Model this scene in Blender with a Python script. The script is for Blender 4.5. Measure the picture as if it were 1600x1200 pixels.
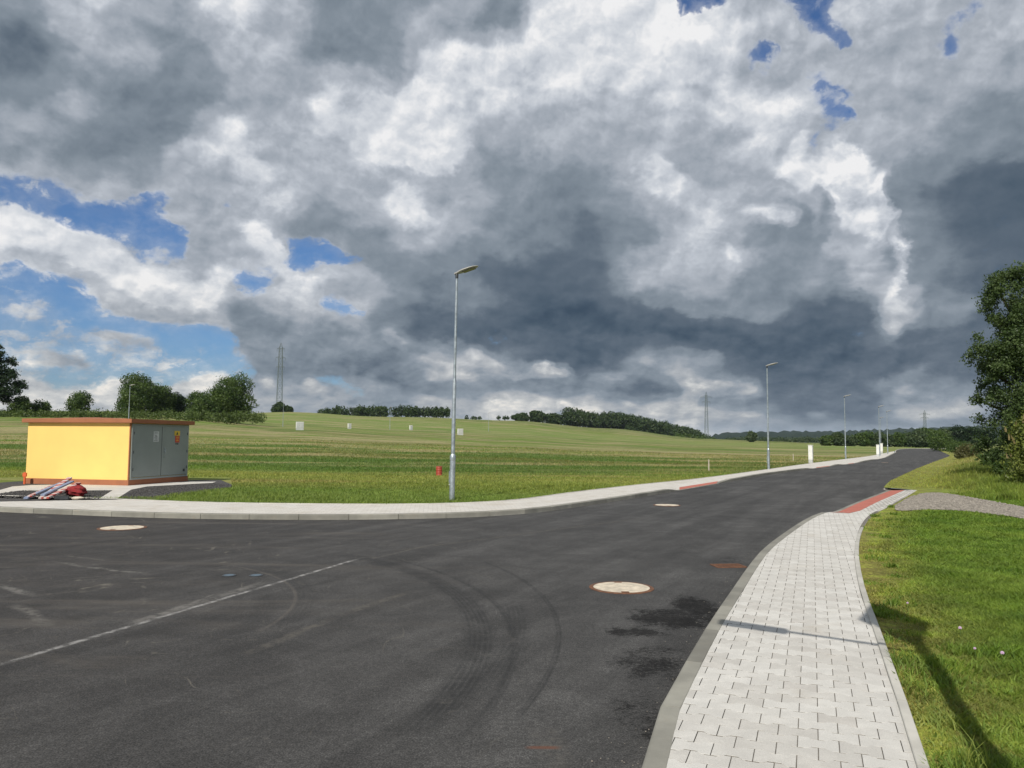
import bpy, bmesh, math, random
import numpy as np
from mathutils import Vector, Matrix
from mathutils.geometry import delaunay_2d_cdt
R = math.radians
rng = np.random.default_rng(7); random.seed(7)
for o in list(bpy.data.objects): bpy.data.objects.remove(o)
S = bpy.context.scene; COL = S.collection

# ------------------------------------------------------------------ camera
F = 1208.0; CAMZ = 1.65; PITCH = math.atan(87/F); ROLL = R(0.45)
fw = Vector((0, math.cos(PITCH), math.sin(PITCH))); r0 = Vector((1,0,0)); u0 = Vector((0,-math.sin(PITCH), math.cos(PITCH)))
rt = r0*math.cos(ROLL)+u0*math.sin(ROLL); up = u0*math.cos(ROLL)-r0*math.sin(ROLL)
cd = bpy.data.cameras.new('camera'); cam = bpy.data.objects.new('camera', cd); COL.objects.link(cam)
M = Matrix.Identity(4)
for i in range(3):
    M[i][0]=rt[i]; M[i][1]=up[i]; M[i][2]=-fw[i]
M[2][3]=CAMZ; cam.matrix_world = M
cd.sensor_width=36; cd.lens=36*F/1600; cd.clip_start=0.05; cd.clip_end=20000
S.camera = cam

def ray(px, py): return (fw*F + rt*(px-800) + up*(600-py)).normalized()
def at(px, py, z=0.0):                      # a photo pixel to a point on the level z
    d = ray(px, py); t = (z-CAMZ)/d.z
    return (d.x*t, d.y*t)
def hor(px): return 687+(px-800)*math.tan(ROLL)   # horizon row at a column
def zat(px, py, depth): return CAMZ+depth*(hor(px)-py)/F
def xat(px, depth): return (px-800)/F*depth

# ------------------------------------------------------------------ sun and sky
SUN_EL = R(42); SAZ = (0.345, 0.939)        # light travels towards this heading
tosun = Vector((-SAZ[0]*math.cos(SUN_EL), -SAZ[1]*math.cos(SUN_EL), math.sin(SUN_EL)))
sd = bpy.data.lights.new('sun','SUN'); sd.energy=4.4; sd.angle=R(0.5); sd.color=(1,0.945,0.86)
so = bpy.data.objects.new('sun', sd); COL.objects.link(so)
so.rotation_euler = tosun.to_track_quat('Z','Y').to_euler()

class NT:
    def __init__(s, tree): s.t=tree; s.n=tree.nodes; s.l=tree.links
    def node(s, typ, **k):
        n=s.n.new(typ)
        for a,b in k.items(): setattr(n,a,b)
        return n
    def put(s, sock, v):
        if isinstance(v, bpy.types.NodeSocket): s.l.new(v, sock)
        elif v is not None: sock.default_value = v
    def m(s, op, a, b=None, c=None, clamp=False):
        n=s.n.new('ShaderNodeMath'); n.operation=op; n.use_clamp=clamp
        for i,v in enumerate((a,b,c)):
            if v is not None: s.put(n.inputs[i], v)
        return n.outputs[0]
    def vm(s, op, a, b=None, out=0):
        n=s.n.new('ShaderNodeVectorMath'); n.operation=op
        s.put(n.inputs[0],a)
        if op=='SCALE': s.put(n.inputs[3], b)
        elif b is not None: s.put(n.inputs[1], b)
        return n.outputs[out]
    def xyz(s, v):
        n=s.n.new('ShaderNodeSeparateXYZ'); s.put(n.inputs[0],v); return n.outputs
    def comb(s, x,y,z=0.0):
        n=s.n.new('ShaderNodeCombineXYZ')
        for i,v in enumerate((x,y,z)): s.put(n.inputs[i],v)
        return n.outputs[0]
    def noise(s, vec, scale, detail=2, rough=.5, dist=0, col=False, dim='3D'):
        n=s.n.new('ShaderNodeTexNoise'); n.noise_dimensions=dim
        s.put(n.inputs['Vector'],vec); s.put(n.inputs['Scale'],scale); s.put(n.inputs['Detail'],detail)
        s.put(n.inputs['Roughness'],rough); s.put(n.inputs['Distortion'],dist)
        return n.outputs['Color' if col else 'Fac']
    def ramp(s, f, stops, interp='LINEAR'):
        n=s.n.new('ShaderNodeValToRGB'); r=n.color_ramp; r.interpolation=interp
        while len(r.elements)>1: r.elements.remove(r.elements[-1])
        for i,(p,c) in enumerate(stops):
            e = r.elements[0] if i==0 else r.elements.new(p)
            e.position=p; c=(c,c,c) if isinstance(c,(int,float)) else c
            e.color=(*c[:3],1)
        s.put(n.inputs[0], f); return n.outputs[0]
    def mix(s, f, a, b, typ='MIX'):
        n=s.n.new('ShaderNodeMix'); n.data_type='RGBA'; n.blend_type=typ
        s.put(n.inputs[0], f)
        for i,v in ((6,a),(7,b)):
            if isinstance(v,tuple): v=(*v[:3],1)
            s.put(n.inputs[i], v)
        return n.outputs[2]
    def mr(s, v, a,b,c=0.0,d=1.0, smooth=True):
        n=s.n.new('ShaderNodeMapRange'); n.interpolation_type='SMOOTHSTEP' if smooth else 'LINEAR'
        for i,q in enumerate((v,a,b,c,d)): s.put(n.inputs[i], q)
        return n.outputs[0]
def lin(*c):
    return tuple(((v/255)/12.92 if v<=10 else ((v/255+.055)/1.055)**2.4) for v in c)

SKY = """4676557865344454489888B65bB6666b6
3565446765344554488888976 6bb66b66
3355544664334787788888 77B6666 6b65
3344334556556888778778 7766b66 5555
54533235657678677666676 787B655544
5543336756778886 5665665 676b655443
44434666756688654555665 567b655 4443
bb554556866656553444587 5568 9743321
BbB6b655675668554433456 7644 9743221
88BBBB567434465543323467 633 8533211
7888bb55 8BB5334433223566 65 444633321
Bb6789 68B 676643332212555 5 43 44733222
bbB6678656 6B5323321113344 43 22284432
bbb65b6b3554532221 0111111 11 12322222
bb4b5bbb43322 36642112 5321 111 112222
b7b786884444 4364574332 6431 21 353322
88777766 5555 4454 874756 5653 2324663 2
887777776655555567766666 5443 33 44433"""
LUM = [(54,72,90),(72,88,104),(92,105,119),(112,124,136),(130,141,152),(148,157,168),(166,173,183),(188,194,203),(212,216,222),(240,240,241)]
def parse_row(s):
    s=s.replace(' ','')
    out=[]
    for i,ch in enumerate(s):
        if ch=='B': out.append((0.62,0.08))
        elif ch=='b': out.append((0.62,0.47))
        else: out.append((int(ch)/9.0, 1.22))
    return np.array(out)
g0=[]
for s_ in SKY.split('\n'):
    r=parse_row(s_); xs=np.linspace(0,1,len(r)); q=np.linspace(0,1,160)
    g0.append(np.stack([np.interp(q,xs,r[:,0]), np.interp(q,xs,r[:,1])],1))
g0=np.array(g0); yi=np.linspace(0,17,69); lo_=np.minimum(yi.astype(int),16); fr_=(yi-lo_)[:,None,None]
GR=g0[lo_]*(1-fr_)+g0[lo_+1]*fr_; GR=np.concatenate([GR,np.zeros((69,160,1))],2)
GX,GY=np.meshgrid(np.linspace(0,1600,160),np.arange(69)*10.0)
def strokes(L):                            # cloud masses: path, radius, brightness, cover, bright-puff
    for pts_,rad,l_,c_,b_,op in L:
        P_=np.array(pts_,float); best=np.full(GX.shape,1e9)
        if len(P_)==1: P_=np.vstack([P_,P_+.01])
        for a,b in zip(P_[:-1],P_[1:]):
            d=b-a; t=np.clip(((GX-a[0])*d[0]+(GY-a[1])*d[1])/(d@d),0,1); best=np.minimum(best,np.hypot(GX-a[0]-t*d[0],(GY-a[1]-t*d[1])))
        k=np.clip(1.35-best/rad,0,1); k=k*k*(3-2*k)*op
        for ch,v in enumerate((l_,c_,b_)):
            if v is not None: GR[...,ch]=GR[...,ch]*(1-k)+v*k
strokes([
 ([(0,305),(30,320)],22,None,.12,0,.9),([(85,335),(215,345),(270,385)],27,None,-.05,0,1),([(190,325),(235,310)],16,None,.1,0,.9),([(345,325),(358,335)],8,None,.1,0,.8),
 ([(-20,425),(90,445),(150,500),(250,530),(340,545)],30,None,.0,0,1),([(0,500),(200,560),(380,580)],24,None,.18,0,.9),([(0,560),(120,590),(330,590)],20,None,.15,0,.8),
 ([(450,390),(545,402)],13,None,-.05,0,1),([(370,430),(400,445)],14,None,.1,0,.9),([(505,478),(570,482)],9,None,.05,0,1),([(480,575),(560,615)],16,None,.25,0,.8),
 ([(-10,350),(60,355),(110,385),(180,420),(260,450),(330,465)],24,.86,1.15,.30,.95),([(0,395),(90,410),(160,450),(240,485),(310,490)],16,.62,1.1,0,.8),
 ([(380,375),(420,395),(450,425)],17,.9,1.1,.35,.8),([(250,330),(330,375),(370,400)],26,.58,1.1,0,.7),
 ([(60,530),(150,520),(230,530)],14,.62,.85,0,.8),([(110,560),(135,575)],10,.45,.75,0,.7),([(120,545),(240,550)],12,.55,.7,0,.5),
 ([(280,600),(350,592)],9,.85,1.1,.45,.9),([(60,618),(110,614)],9,.8,1,.4,.9),([(155,606),(190,600)],7,.9,1,.5,.9),([(200,620),(280,615),(400,618)],10,.6,1,0,.7),
 ([(415,593),(425,596)],6,.8,1,.6,.9),([(480,595),(500,610)],8,.8,1,.6,.9),([(400,555),(460,575),(520,560)],14,.33,1,0,.8),
 ([(1075,5),(1125,12)],13,None,-.1,0,1),([(1205,75),(1225,70)],13,None,0,0,1),([(1275,10),(1320,45),(1350,60)],11,None,.1,0,1),([(1290,135),(1330,150)],14,None,.12,0,1),([(1300,170),(1335,190)],12,None,.1,0,1),([(1510,30),(1540,15)],9,None,.3,0,.8),([(1500,65),(1505,80)],11,None,.25,0,.9),([(1285,235)],7,None,.2,0,.9),
 ([(1335,262),(1355,300),(1370,345)],33,1.0,1.1,1.05,1),([(1395,280),(1390,330)],14,.95,1.1,.85,.9),([(1268,225),(1250,265),(1225,275)],9,.9,1.1,.6,.9),([(1410,370),(1420,400),(1405,440),(1395,470)],10,.9,1.1,.6,.8),([(1385,490),(1395,510)],20,.82,1,.45,.8),([(1180,335),(1235,345)],16,.88,1,.45,.8),([(1150,395),(1165,400)],13,.88,1,.5,.7),
 ([(1295,300),(1300,350),(1290,375)],17,.42,1,-.3,.9),([(1180,370),(1240,390)],18,.45,1,-.2,.8),([(1030,265),(1050,275)],17,.85,1,.3,.8),
 ([(600,220),(640,250),(710,240)],26,.9,1,.35,.8),([(640,110),(680,150),(770,100)],30,.82,1,.15,.7),([(870,20),(950,40),(1060,60)],34,.84,1,.12,.7),([(1090,40),(1120,60)],20,.90,1,.2,.8),([(630,330),(670,340)],17,.84,1,.2,.8),([(300,235),(350,230)],14,.74,1,.15,.7),
 ([(350,470),(420,520),(500,560),(600,560)],26,.30,1,-.2,.6),([(850,470),(1000,500),(1200,520),(1350,545)],22,.07,1,-.3,.8),([(760,430),(860,450),(1000,480)],24,.16,1,-.2,.7),([(700,510),(860,540)],18,.17,1,-.2,.7),
 ([(695,565),(735,590)],9,.85,1,.65,.9),([(735,545),(775,565)],12,.7,1,.2,.8),([(840,575),(885,577)],8,.9,1,.75,.9),([(930,590),(980,588)],8,.75,1,.45,.9),([(610,520),(635,535)],10,.65,1,.2,.8),
 ([(600,590),(720,612),(900,600),(1060,605)],12,.26,1,-.3,.8),([(760,630),(830,640),(880,628),(900,645)],8,.82,1,.6,.9),([(690,628),(740,635)],7,.7,1,.4,.8),([(975,625),(985,628)],5,.9,1,.8,.9),([(1010,640),(1050,650),(1090,665)],7,.8,1,.5,.9),([(1075,600),(1110,610),(1180,610)],13,.72,1,.4,.9),([(1100,630),(1190,630)],10,.18,1,-.3,.9),([(1085,655),(1180,652)],8,.72,1,.35,.9),
 ([(1050,555),(1120,560)],14,.5,1,0,.7),([(1150,560),(1300,580),(1400,570)],18,.13,1,-.2,.8),([(1210,620),(1360,650)],16,.17,1,-.3,.7),([(1400,630),(1460,635),(1520,645)],12,.60,1,.22,.9),([(1270,652),(1290,654)],5,.6,1,.3,.8),([(1400,660),(1520,662)],6,.3,1,0,.7),
 ([(0,60),(20,130)],50,.28,1,-.2,.6),([(230,150),(260,190),(220,230)],40,.36,1,-.2,.6),([(540,60),(590,90)],45,.40,1,-.2,.6),([(1560,300),(1600,450)],60,.16,1,-.3,.6)])
W = bpy.data.worlds.new('World'); S.world=W; W.use_nodes=True
W.node_tree.nodes.clear(); N=NT(W.node_tree)
tc=N.node('ShaderNodeTexCoord'); D=tc.outputs['Generated']
dx,dy,dz=N.xyz(D)
az=N.m('ARCTAN2',dx,dy); el=N.m('ARCSINE',dz)
# azimuth and elevation in degrees, then in table units
azd=N.m('MULTIPLY',az,180/math.pi); eld=N.m('MULTIPLY',el,180/math.pi)
lowk=N.mr(eld,0,14,0.30,1.0)
P=N.comb(N.m('MULTIPLY',azd,0.1), N.m('ADD',N.m('MULTIPLY',eld,.1),N.m('MULTIPLY',N.m('LOGARITHM',N.m('ADD',N.m('MAXIMUM',eld,-1.0),3.0),math.e),0.6)), 0.0)
wn=N.noise(P,1.6,5,.55,0.2,col=True)
w=N.vm('SUBTRACT',wn,(.5,.5,.5)); wx,wy,_=N.xyz(w)
wn2=N.noise(P,5.5,6,.60,0.3,col=True); wx2,wy2,_=N.xyz(N.vm('SUBTRACT',wn2,(.5,.5,.5)))
SA=15.0
u_=N.m('ADD',azd,N.m('MULTIPLY',N.m('ADD',wx,N.m('MULTIPLY',wx2,.42)),N.m('MULTIPLY',lowk,SA*.24)))
v_=N.m('ADD',eld,N.m('MULTIPLY',N.m('ADD',wy,N.m('MULTIPLY',wy2,.42)),N.m('MULTIPLY',lowk,SA*.24)))
# photo-like table: tangent plane of the heading of the road view
px=N.m('ADD',N.m('MULTIPLY',N.m('TANGENT',N.m('MULTIPLY',N.m('MINIMUM',N.m('MAXIMUM',u_,-60.),60.),math.pi/180)),F/1600),0.5)
ex=N.m('DIVIDE',N.m('TANGENT',N.m('MULTIPLY',N.m('MINIMUM',N.m('MAXIMUM',v_,-5.),60.),math.pi/180)), N.m('COSINE',N.m('MULTIPLY',N.m('MINIMUM',N.m('MAXIMUM',u_,-60.),60.),math.pi/180)))
# rise of the tangent plane for the pitched view
rise=N.m('SUBTRACT',600.0,N.m('MULTIPLY',N.m('TANGENT',N.m('SUBTRACT',N.m('ARCTANGENT',ex),PITCH)),F))
rise=N.m('ADD',rise,N.m('MULTIPLY',N.m('SUBTRACT',px,.5),1600*math.tan(ROLL)))
rowf=N.m('MINIMUM',N.m('MAXIMUM',N.m('DIVIDE',rise,10.0),0.0),68.0)
# the table of cloud masses computed above (brightness, cover, bright puffs) as a small lookup texture
NX,NY=160,69
img=bpy.data.images.new('cloud_cover_table',NX,NY,alpha=False,float_buffer=True,is_data=True)
buf=np.ones((NY,NX,4),np.float32); buf[...,0]=np.clip(GR[...,0],0,1); buf[...,1]=np.clip(GR[...,1]*.5+.25,0,1); buf[...,2]=np.clip(GR[...,2]*.5+.25,0,1)
img.pixels.foreach_set(buf[::-1].ravel()); img.update(); img.pack()
it=N.node('ShaderNodeTexImage'); it.image=img; it.interpolation='Cubic'; it.extension='EXTEND'
N.put(it.inputs[0],N.comb(N.m('ADD',N.m('MULTIPLY',px,(NX-1)/NX),.5/NX), N.m('SUBTRACT',1.0,N.m('DIVIDE',N.m('ADD',rowf,.5),float(NY))),0.0))
acc=it.outputs[0]
L0,C0,B0=N.xyz(acc); L0=N.m('ADD',L0,N.mr(L0,.15,.6,0.0,.065)); C0=N.m('MULTIPLY',N.m('SUBTRACT',C0,.25),2.0); B0=N.m('MULTIPLY',N.m('SUBTRACT',B0,.25),2.0)
# billows: difference of noise towards the light gives lit edges
d1=N.noise(P,2.6,8,.52,0.15); d1b=N.noise(N.vm('ADD',P,(-0.05,0.10,0)),2.6,8,.52,0.15)
def billow(vec, sc):
    n_=N.node('ShaderNodeTexVoronoi'); n_.voronoi_dimensions='2D'; n_.feature='F1'; n_.normalize=True
    N.put(n_.inputs['Vector'],vec); n_.inputs['Scale'].default_value=sc; n_.inputs['Detail'].default_value=4; n_.inputs['Roughness'].default_value=.52; n_.inputs['Lacunarity'].default_value=2.2
    return n_.outputs['Distance']
Pw=N.vm('ADD',P,N.vm('SCALE',N.vm('SUBTRACT',wn2,(.5,.5,.5)),.10)); Pw=N.vm('ADD',Pw,N.vm('SCALE',w,.22))
b1=billow(Pw,1.9); b2=billow(N.vm('ADD',Pw,(-.035,.085,0)),1.9)
b3=billow(Pw,4.6); b4=billow(N.vm('ADD',Pw,(-.014,.034,0)),4.6)
rel=N.m('ADD',N.m('MULTIPLY',N.m('SUBTRACT',d1,d1b),.4),N.m('ADD',N.m('MULTIPLY',N.m('SUBTRACT',b2,b1),.62),N.m('MULTIPLY',N.m('SUBTRACT',b4,b3),.22)))
fine=N.noise(P,11.0,8,.62,0.3)
big=N.noise(P,1.1,4,.5,0.2)
det=N.m('ADD',N.m('MULTIPLY',rel,.95),N.m('ADD',N.m('MULTIPLY',N.m('SUBTRACT',d1,.5),.26),N.m('MULTIPLY',N.m('SUBTRACT',fine,.5),.07)))
amp=N.m('ADD',N.mr(L0,0.1,0.8,0.32,.95),N.mr(eld,3,13,.45,0.0))
Ls=N.m('ADD',L0,N.m('ADD',N.m('MULTIPLY',N.m('SUBTRACT',d1,.5),.42),N.m('MULTIPLY',N.m('SUBTRACT',fine,.5),.10)))
terr_=N.m('MULTIPLY',N.m('SINE',N.m('MULTIPLY',N.m('ADD',Ls,.04),2*math.pi*4.2)),-.75/(2*math.pi*4.2))
Lc=N.m('ADD',N.m('ADD',L0,terr_),N.m('MULTIPLY',det,amp))
bp=N.mr(N.m('ADD',B0,N.m('ADD',N.m('MULTIPLY',N.m('SUBTRACT',.35,b1),.9),N.m('MULTIPLY',N.m('SUBTRACT',fine,.5),.6))),.28,.75)
Lc=N.m('ADD',N.m('MULTIPLY',Lc,N.m('SUBTRACT',1.0,bp)),N.m('MULTIPLY',bp,N.m('ADD',.93,N.m('ADD',N.m('MULTIPLY',rel,1.3),N.m('MULTIPLY',N.m('SUBTRACT',d1,.55),.5)))))
cov=N.m('ADD',C0,N.m('ADD',N.m('MULTIPLY',N.m('SUBTRACT',.35,b1),1.0),N.m('ADD',N.m('MULTIPLY',N.m('SUBTRACT',d1,.5),.9),N.m('MULTIPLY',N.m('SUBTRACT',fine,.5),.9))))
wisp=N.noise(N.comb(N.m('MULTIPLY',azd,.05),N.m('MULTIPLY',eld,.22),2.),1.6,6,.6,.6)
alpha=N.m('MAXIMUM',N.mr(cov,0.26,0.84),N.m('MULTIPLY',N.mr(wisp,.42,.78,.0,.30),N.mr(eld,2,22,1.0,.55)))
frag=N.noise(P,6.0,7,.66,.4)
alpha=N.m('MAXIMUM',alpha,N.m('MULTIPLY',N.mr(frag,.47,.66,0,.8),N.mr(N.m('ADD',C0,N.m('MULTIPLY',N.m('SUBTRACT',d1,.5),1.0)),-.02,.30)))
alpha=N.m('MAXIMUM',alpha,N.mr(cov,-.15,.5,0,.24))
edge=N.m('MULTIPLY',N.mr(cov,0.5,0.95,1.0,0.0),N.mr(L0,.35,.6))
Lc=N.m('ADD',Lc,N.m('MULTIPLY',edge,0.10))
ccol=N.ramp(Lc,[(min(1,i/9),lin(*c)) for i,c in enumerate(LUM)])
# warm light in the clouds low over the skyline
warm=N.m('MULTIPLY',N.mr(eld,1.0,13.0,1.0,0.0),N.mr(Lc,.45,.8))
ccol=N.mix(warm,ccol,N.vm('MULTIPLY',ccol,(1.03,.98,.89)))
sky=N.node('ShaderNodeTexSky'); sky.sky_type='NISHITA'; sky.sun_disc=False
sky.sun_elevation=SUN_EL; sky.sun_rotation=math.atan2(tosun.x,tosun.y)%(2*math.pi)
skc=N.vm('MULTIPLY',N.vm('SCALE',sky.outputs[0],0.078),(0.56,0.83,1.20))
fin=N.mix(alpha,skc,ccol)
bg=N.node('ShaderNodeBackground'); N.put(bg.inputs[0],fin); bg.inputs[1].default_value=1.0
ow=N.node('ShaderNodeOutputWorld'); N.l.new(bg.outputs[0],ow.inputs[0])
W.cycles.sampling_method='MANUAL'; W.cycles.sample_map_resolution=1024
S.view_settings.view_transform='Standard'; S.view_settings.look='None'; S.view_settings.exposure=0; S.view_settings.gamma=1

# ------------------------------------------------------------------ helpers
def tag(o, label=None, cat=None, group=None, kind=None):
    if label: o['label']=label
    if cat: o['category']=cat
    if group: o['group']=group
    if kind: o['kind']=kind
    return o
def empty(name, loc, rz=0):
    o=bpy.data.objects.new(name,None); COL.objects.link(o); o.location=loc; o.rotation_euler=(0,0,rz); o.empty_display_size=.3; return o
def mesh_np(name, V, Fc, mat, parent=None, attrs=None, smooth=False):
    V=np.asarray(V,np.float32).reshape(-1,3); me=bpy.data.meshes.new(name)
    if isinstance(Fc,np.ndarray):
        nf,k=Fc.shape; me.vertices.add(len(V)); me.vertices.foreach_set('co',V.ravel())
        me.loops.add(nf*k); me.loops.foreach_set('vertex_index',Fc.astype(np.int32).ravel())
        me.polygons.add(nf); me.polygons.foreach_set('loop_start',np.arange(0,nf*k,k,dtype=np.int32))
        try: me.polygons.foreach_set('loop_total',np.full(nf,k,dtype=np.int32))
        except Exception: pass
        me.update(calc_edges=True)
    else:
        me.from_pydata(V.tolist(),[],Fc); me.update()
    if attrs:
        for nm,(dom,arr) in attrs.items():
            a=me.attributes.new(nm,'FLOAT',dom); a.data.foreach_set('value',np.asarray(arr,np.float32))
    if smooth: me.polygons.foreach_set('use_smooth',np.ones(len(me.polygons),bool))
    for mm in (mat if isinstance(mat,(list,tuple)) else [mat]): me.materials.append(mm)
    o=bpy.data.objects.new(name,me); COL.objects.link(o)
    if parent: o.parent=parent
    return o
class MB:
    def __init__(s): s.bm=bmesh.new()
    def box(s, c, size, rz=0, rot=None, bev=0):
        r=bmesh.ops.create_cube(s.bm,size=1.0); vs=r['verts']
        Mx=Matrix.Translation(c) @ (rot if rot is not None else Matrix.Rotation(rz,4,'Z')) @ Matrix.Diagonal((*size,1))
        bmesh.ops.transform(s.bm,matrix=Mx,verts=vs)
        if bev:
            es=list({e for v in vs for e in v.link_edges}); bmesh.ops.bevel(s.bm,geom=es,offset=bev,segments=2,affect='EDGES')
        return s
    def lathe(s, prof, c=(0,0,0), n=16, M=None, cap=True):
        M=M or Matrix.Identity(4); T=Matrix.Translation(c)@M; rings=[]
        for r,z in prof:
            rings.append([s.bm.verts.new(T@Vector((r*math.cos(2*math.pi*k/n),r*math.sin(2*math.pi*k/n),z))) for k in range(n)])
        for a,b in zip(rings[:-1],rings[1:]):
            for k in range(n): s.bm.faces.new((a[k],a[(k+1)%n],b[(k+1)%n],b[k]))
        if cap:
            s.bm.faces.new(rings[0][::-1]); s.bm.faces.new(rings[-1])
        return s
    def tube(s, pts, rad, n=8):
        if isinstance(rad,(int,float)): rad=[rad]*len(pts)
        pts=[Vector(p) for p in pts]; rings=[]
        for i,p in enumerate(pts):
            d=(pts[min(i+1,len(pts)-1)]-pts[max(i-1,0)]).normalized()
            a=d.orthogonal().normalized() if i==0 else (a-d*a.dot(d)).normalized(); b=d.cross(a)
            rings.append([s.bm.verts.new(p+(a*math.cos(2*math.pi*k/n)+b*math.sin(2*math.pi*k/n))*rad[i]) for k in range(n)])
        for q,w2 in zip(rings[:-1],rings[1:]):
            for k in range(n): s.bm.faces.new((q[k],q[(k+1)%n],w2[(k+1)%n],w2[k]))
        s.bm.faces.new(rings[0][::-1]); s.bm.faces.new(rings[-1]); return s
    def poly(s, pts, z0, z1):
        a=[s.bm.verts.new((p[0],p[1],z0)) for p in pts]; b=[s.bm.verts.new((p[0],p[1],z1)) for p in pts]; n=len(pts)
        s.bm.faces.new(b)
        for k in range(n): s.bm.faces.new((a[k],a[(k+1)%n],b[(k+1)%n],b[k]))
        return s
    def build(s, name, mat, parent=None, smooth=False, normals=True):
        if normals: bmesh.ops.recalc_face_normals(s.bm,faces=s.bm.faces)
        me=bpy.data.meshes.new(name); s.bm.to_mesh(me); s.bm.free(); me.materials.append(mat)
        if smooth:
            me.polygons.foreach_set('use_smooth',np.ones(len(me.polygons),bool))
            try: me.set_sharp_from_angle(angle=R(40))
            except Exception: pass
        o=bpy.data.objects.new(name,me); COL.objects.link(o)
        if parent: o.parent=parent
        return o
def copy_tree(o, parent=None):
    c=o.copy(); COL.objects.link(c)
    if parent: c.parent=parent
    for ch in list(o.children): copy_tree(ch,c)
    return c

# ------------------------------------------------------------------ materials
def mat(name, col, rough=.7, metal=0, var=.12, vscale=3, bump=0, bscale=40, spec=.5, dirt=None):
    m=bpy.data.materials.new(name); m.use_nodes=True; m.node_tree.nodes.clear(); n=NT(m.node_tree)
    tcn=n.node('ShaderNodeTexCoord'); p=tcn.outputs['Object']
    f=n.noise(p,vscale,5,.6)
    c=n.mix(n.mr(f,.3,.7,0,1), tuple(v*(1-var) for v in col), tuple(min(1,v*(1+var)) for v in col))
    if dirt: c=n.mix(n.mr(n.noise(p,vscale*1.7,6,.7),.52,.75,0,.6), c, dirt)
    b=n.node('ShaderNodeBsdfPrincipled'); n.put(b.inputs['Base Color'],c); b.inputs['Metallic'].default_value=metal
    n.put(b.inputs['Roughness'],n.mr(f,.3,.7,rough*.9,min(1,rough*1.1))); b.inputs['Specular IOR Level'].default_value=spec
    if bump:
        bn=n.node('ShaderNodeBump'); bn.inputs['Strength'].default_value=1; bn.inputs['Distance'].default_value=bump
        n.put(bn.inputs['Height'],n.noise(p,bscale,4,.6)); n.put(b.inputs['Normal'],bn.outputs[0])
    o=n.node('ShaderNodeOutputMaterial'); n.l.new(b.outputs[0],o.inputs[0]); return m
def per_stone(m, lo=.8, hi=1.12):
    n=NT(m.node_tree); b=[q for q in m.node_tree.nodes if q.type=='BSDF_PRINCIPLED'][0]; src=b.inputs['Base Color'].links[0].from_socket
    g=n.node('ShaderNodeNewGeometry'); n.put(b.inputs['Base Color'],n.vm('SCALE',src,n.mr(g.outputs['Random Per Island'],0,1,lo,hi,smooth=False)))
def finish(n, b): o=n.node('ShaderNodeOutputMaterial'); n.l.new(b,o.inputs[0])
def newmat(name):
    m=bpy.data.materials.new(name); m.use_nodes=True; m.node_tree.nodes.clear(); n=NT(m.node_tree)
    g=n.node('ShaderNodeNewGeometry'); return m,n,g.outputs['Position']

galv=mat('galvanised_steel',(.50,.55,.58),.38,.75,.18,9)
darkmetal=mat('dark_metal',(.05,.055,.06),.5,.3)
headgrey=mat('luminaire_grey',(.42,.41,.38),.5,.2)
lens=mat('luminaire_lens',(.16,.14,.11),.2,0,.05)
yellow=mat('yellow_render',(.86,.59,.185),.85,0,.035,1.2,.002,90,.3)
orange=mat('terracotta_paint',(.33,.125,.058),.75,0,.08,4)
dgrey=mat('grey_door_paint',(.265,.295,.280),.5,0,.05,2)
dgrey2=mat('grey_frame_paint',(.30,.33,.315),.5,0,.05,2)
white=mat('white_plastic',(.74,.74,.70),.55,0,.05,3,dirt=(.5,.48,.42))
whitegrey=mat('cabinet_grey',(.50,.51,.50),.6,0,.06,3)
redp=mat('red_plastic',(.38,.06,.035),.5,0,.15,5)
redcl=mat('dark_red_cloth',(.22,.018,.02),.9,0,.3,9,.01,30)
signred=mat('sign_red',(.55,.05,.035),.5); signyel=mat('sign_yellow',(.75,.52,.06),.5); signblk=mat('sign_black',(.03,.03,.03),.5)
signwhite=mat('sign_white',(.55,.57,.57),.5)
iron=mat('cast_iron_rusty',(.16,.075,.04),.8,.2,.35,20,.002,80)
concfill=mat('concrete_fill',(.58,.51,.40),.9,0,.22,9,.005,60,dirt=(.36,.28,.20))
kerbm=mat('concrete_kerb',(.255,.248,.215),.9,0,.16,2.5,.0015,120,.3,dirt=(.26,.235,.19))
kerbl=mat('pale_concrete_edging',(.47,.455,.41),.9,0,.14,2.5,.0015,120,.3)
sand=mat('joint_sand',(.165,.150,.13),.95,0,.3,20)
bark=mat('bark',(.10,.075,.05),.95,0,.3,6,.02,20)
bluecap=mat('blue_valve_cap',(.085,.125,.16),.6,0,.2,20)
wood=mat('weathered_wood',(.45,.40,.32),.85,0,.2,15)
pylonm=mat('pylon_steel',(.13,.16,.15),.7,.2)
solar=mat('solar_panel_glass',(.02,.03,.07),.15,0,.1)

per_stone(kerbm); per_stone(kerbl,.88,1.08)
# asphalt with joints, tyre arcs, dust and tar, all placed on the ground itself
A,n,Pp=newmat('asphalt')
X,Y,Z=n.xyz(Pp); flat=n.comb(X,Y,0.0)
base=n.mix(n.mr(n.noise(flat,.28,5,.6,.6),.3,.7),(.050,.049,.0475),(.074,.0725,.070))
base=n.mix(n.mr(X,-9,3,1,0),base,(.043,.040,.038))
sp=n.noise(flat,95,3,.7); base=n.mix(n.mr(sp,.35,.8,0,1),n.vm('SCALE',base,.55),n.vm('SCALE',base,2.3))
sp2=n.noise(flat,28,4,.7); base=n.mix(n.mr(sp2,.3,.75,0,1),n.vm('SCALE',base,.74),n.vm('SCALE',base,1.34))
mid=n.noise(flat,2.3,6,.68,.5); base=n.mix(n.mr(mid,.35,.72,0,1),n.vm('SCALE',base,.84),n.vm('SCALE',base,1.20))
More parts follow.
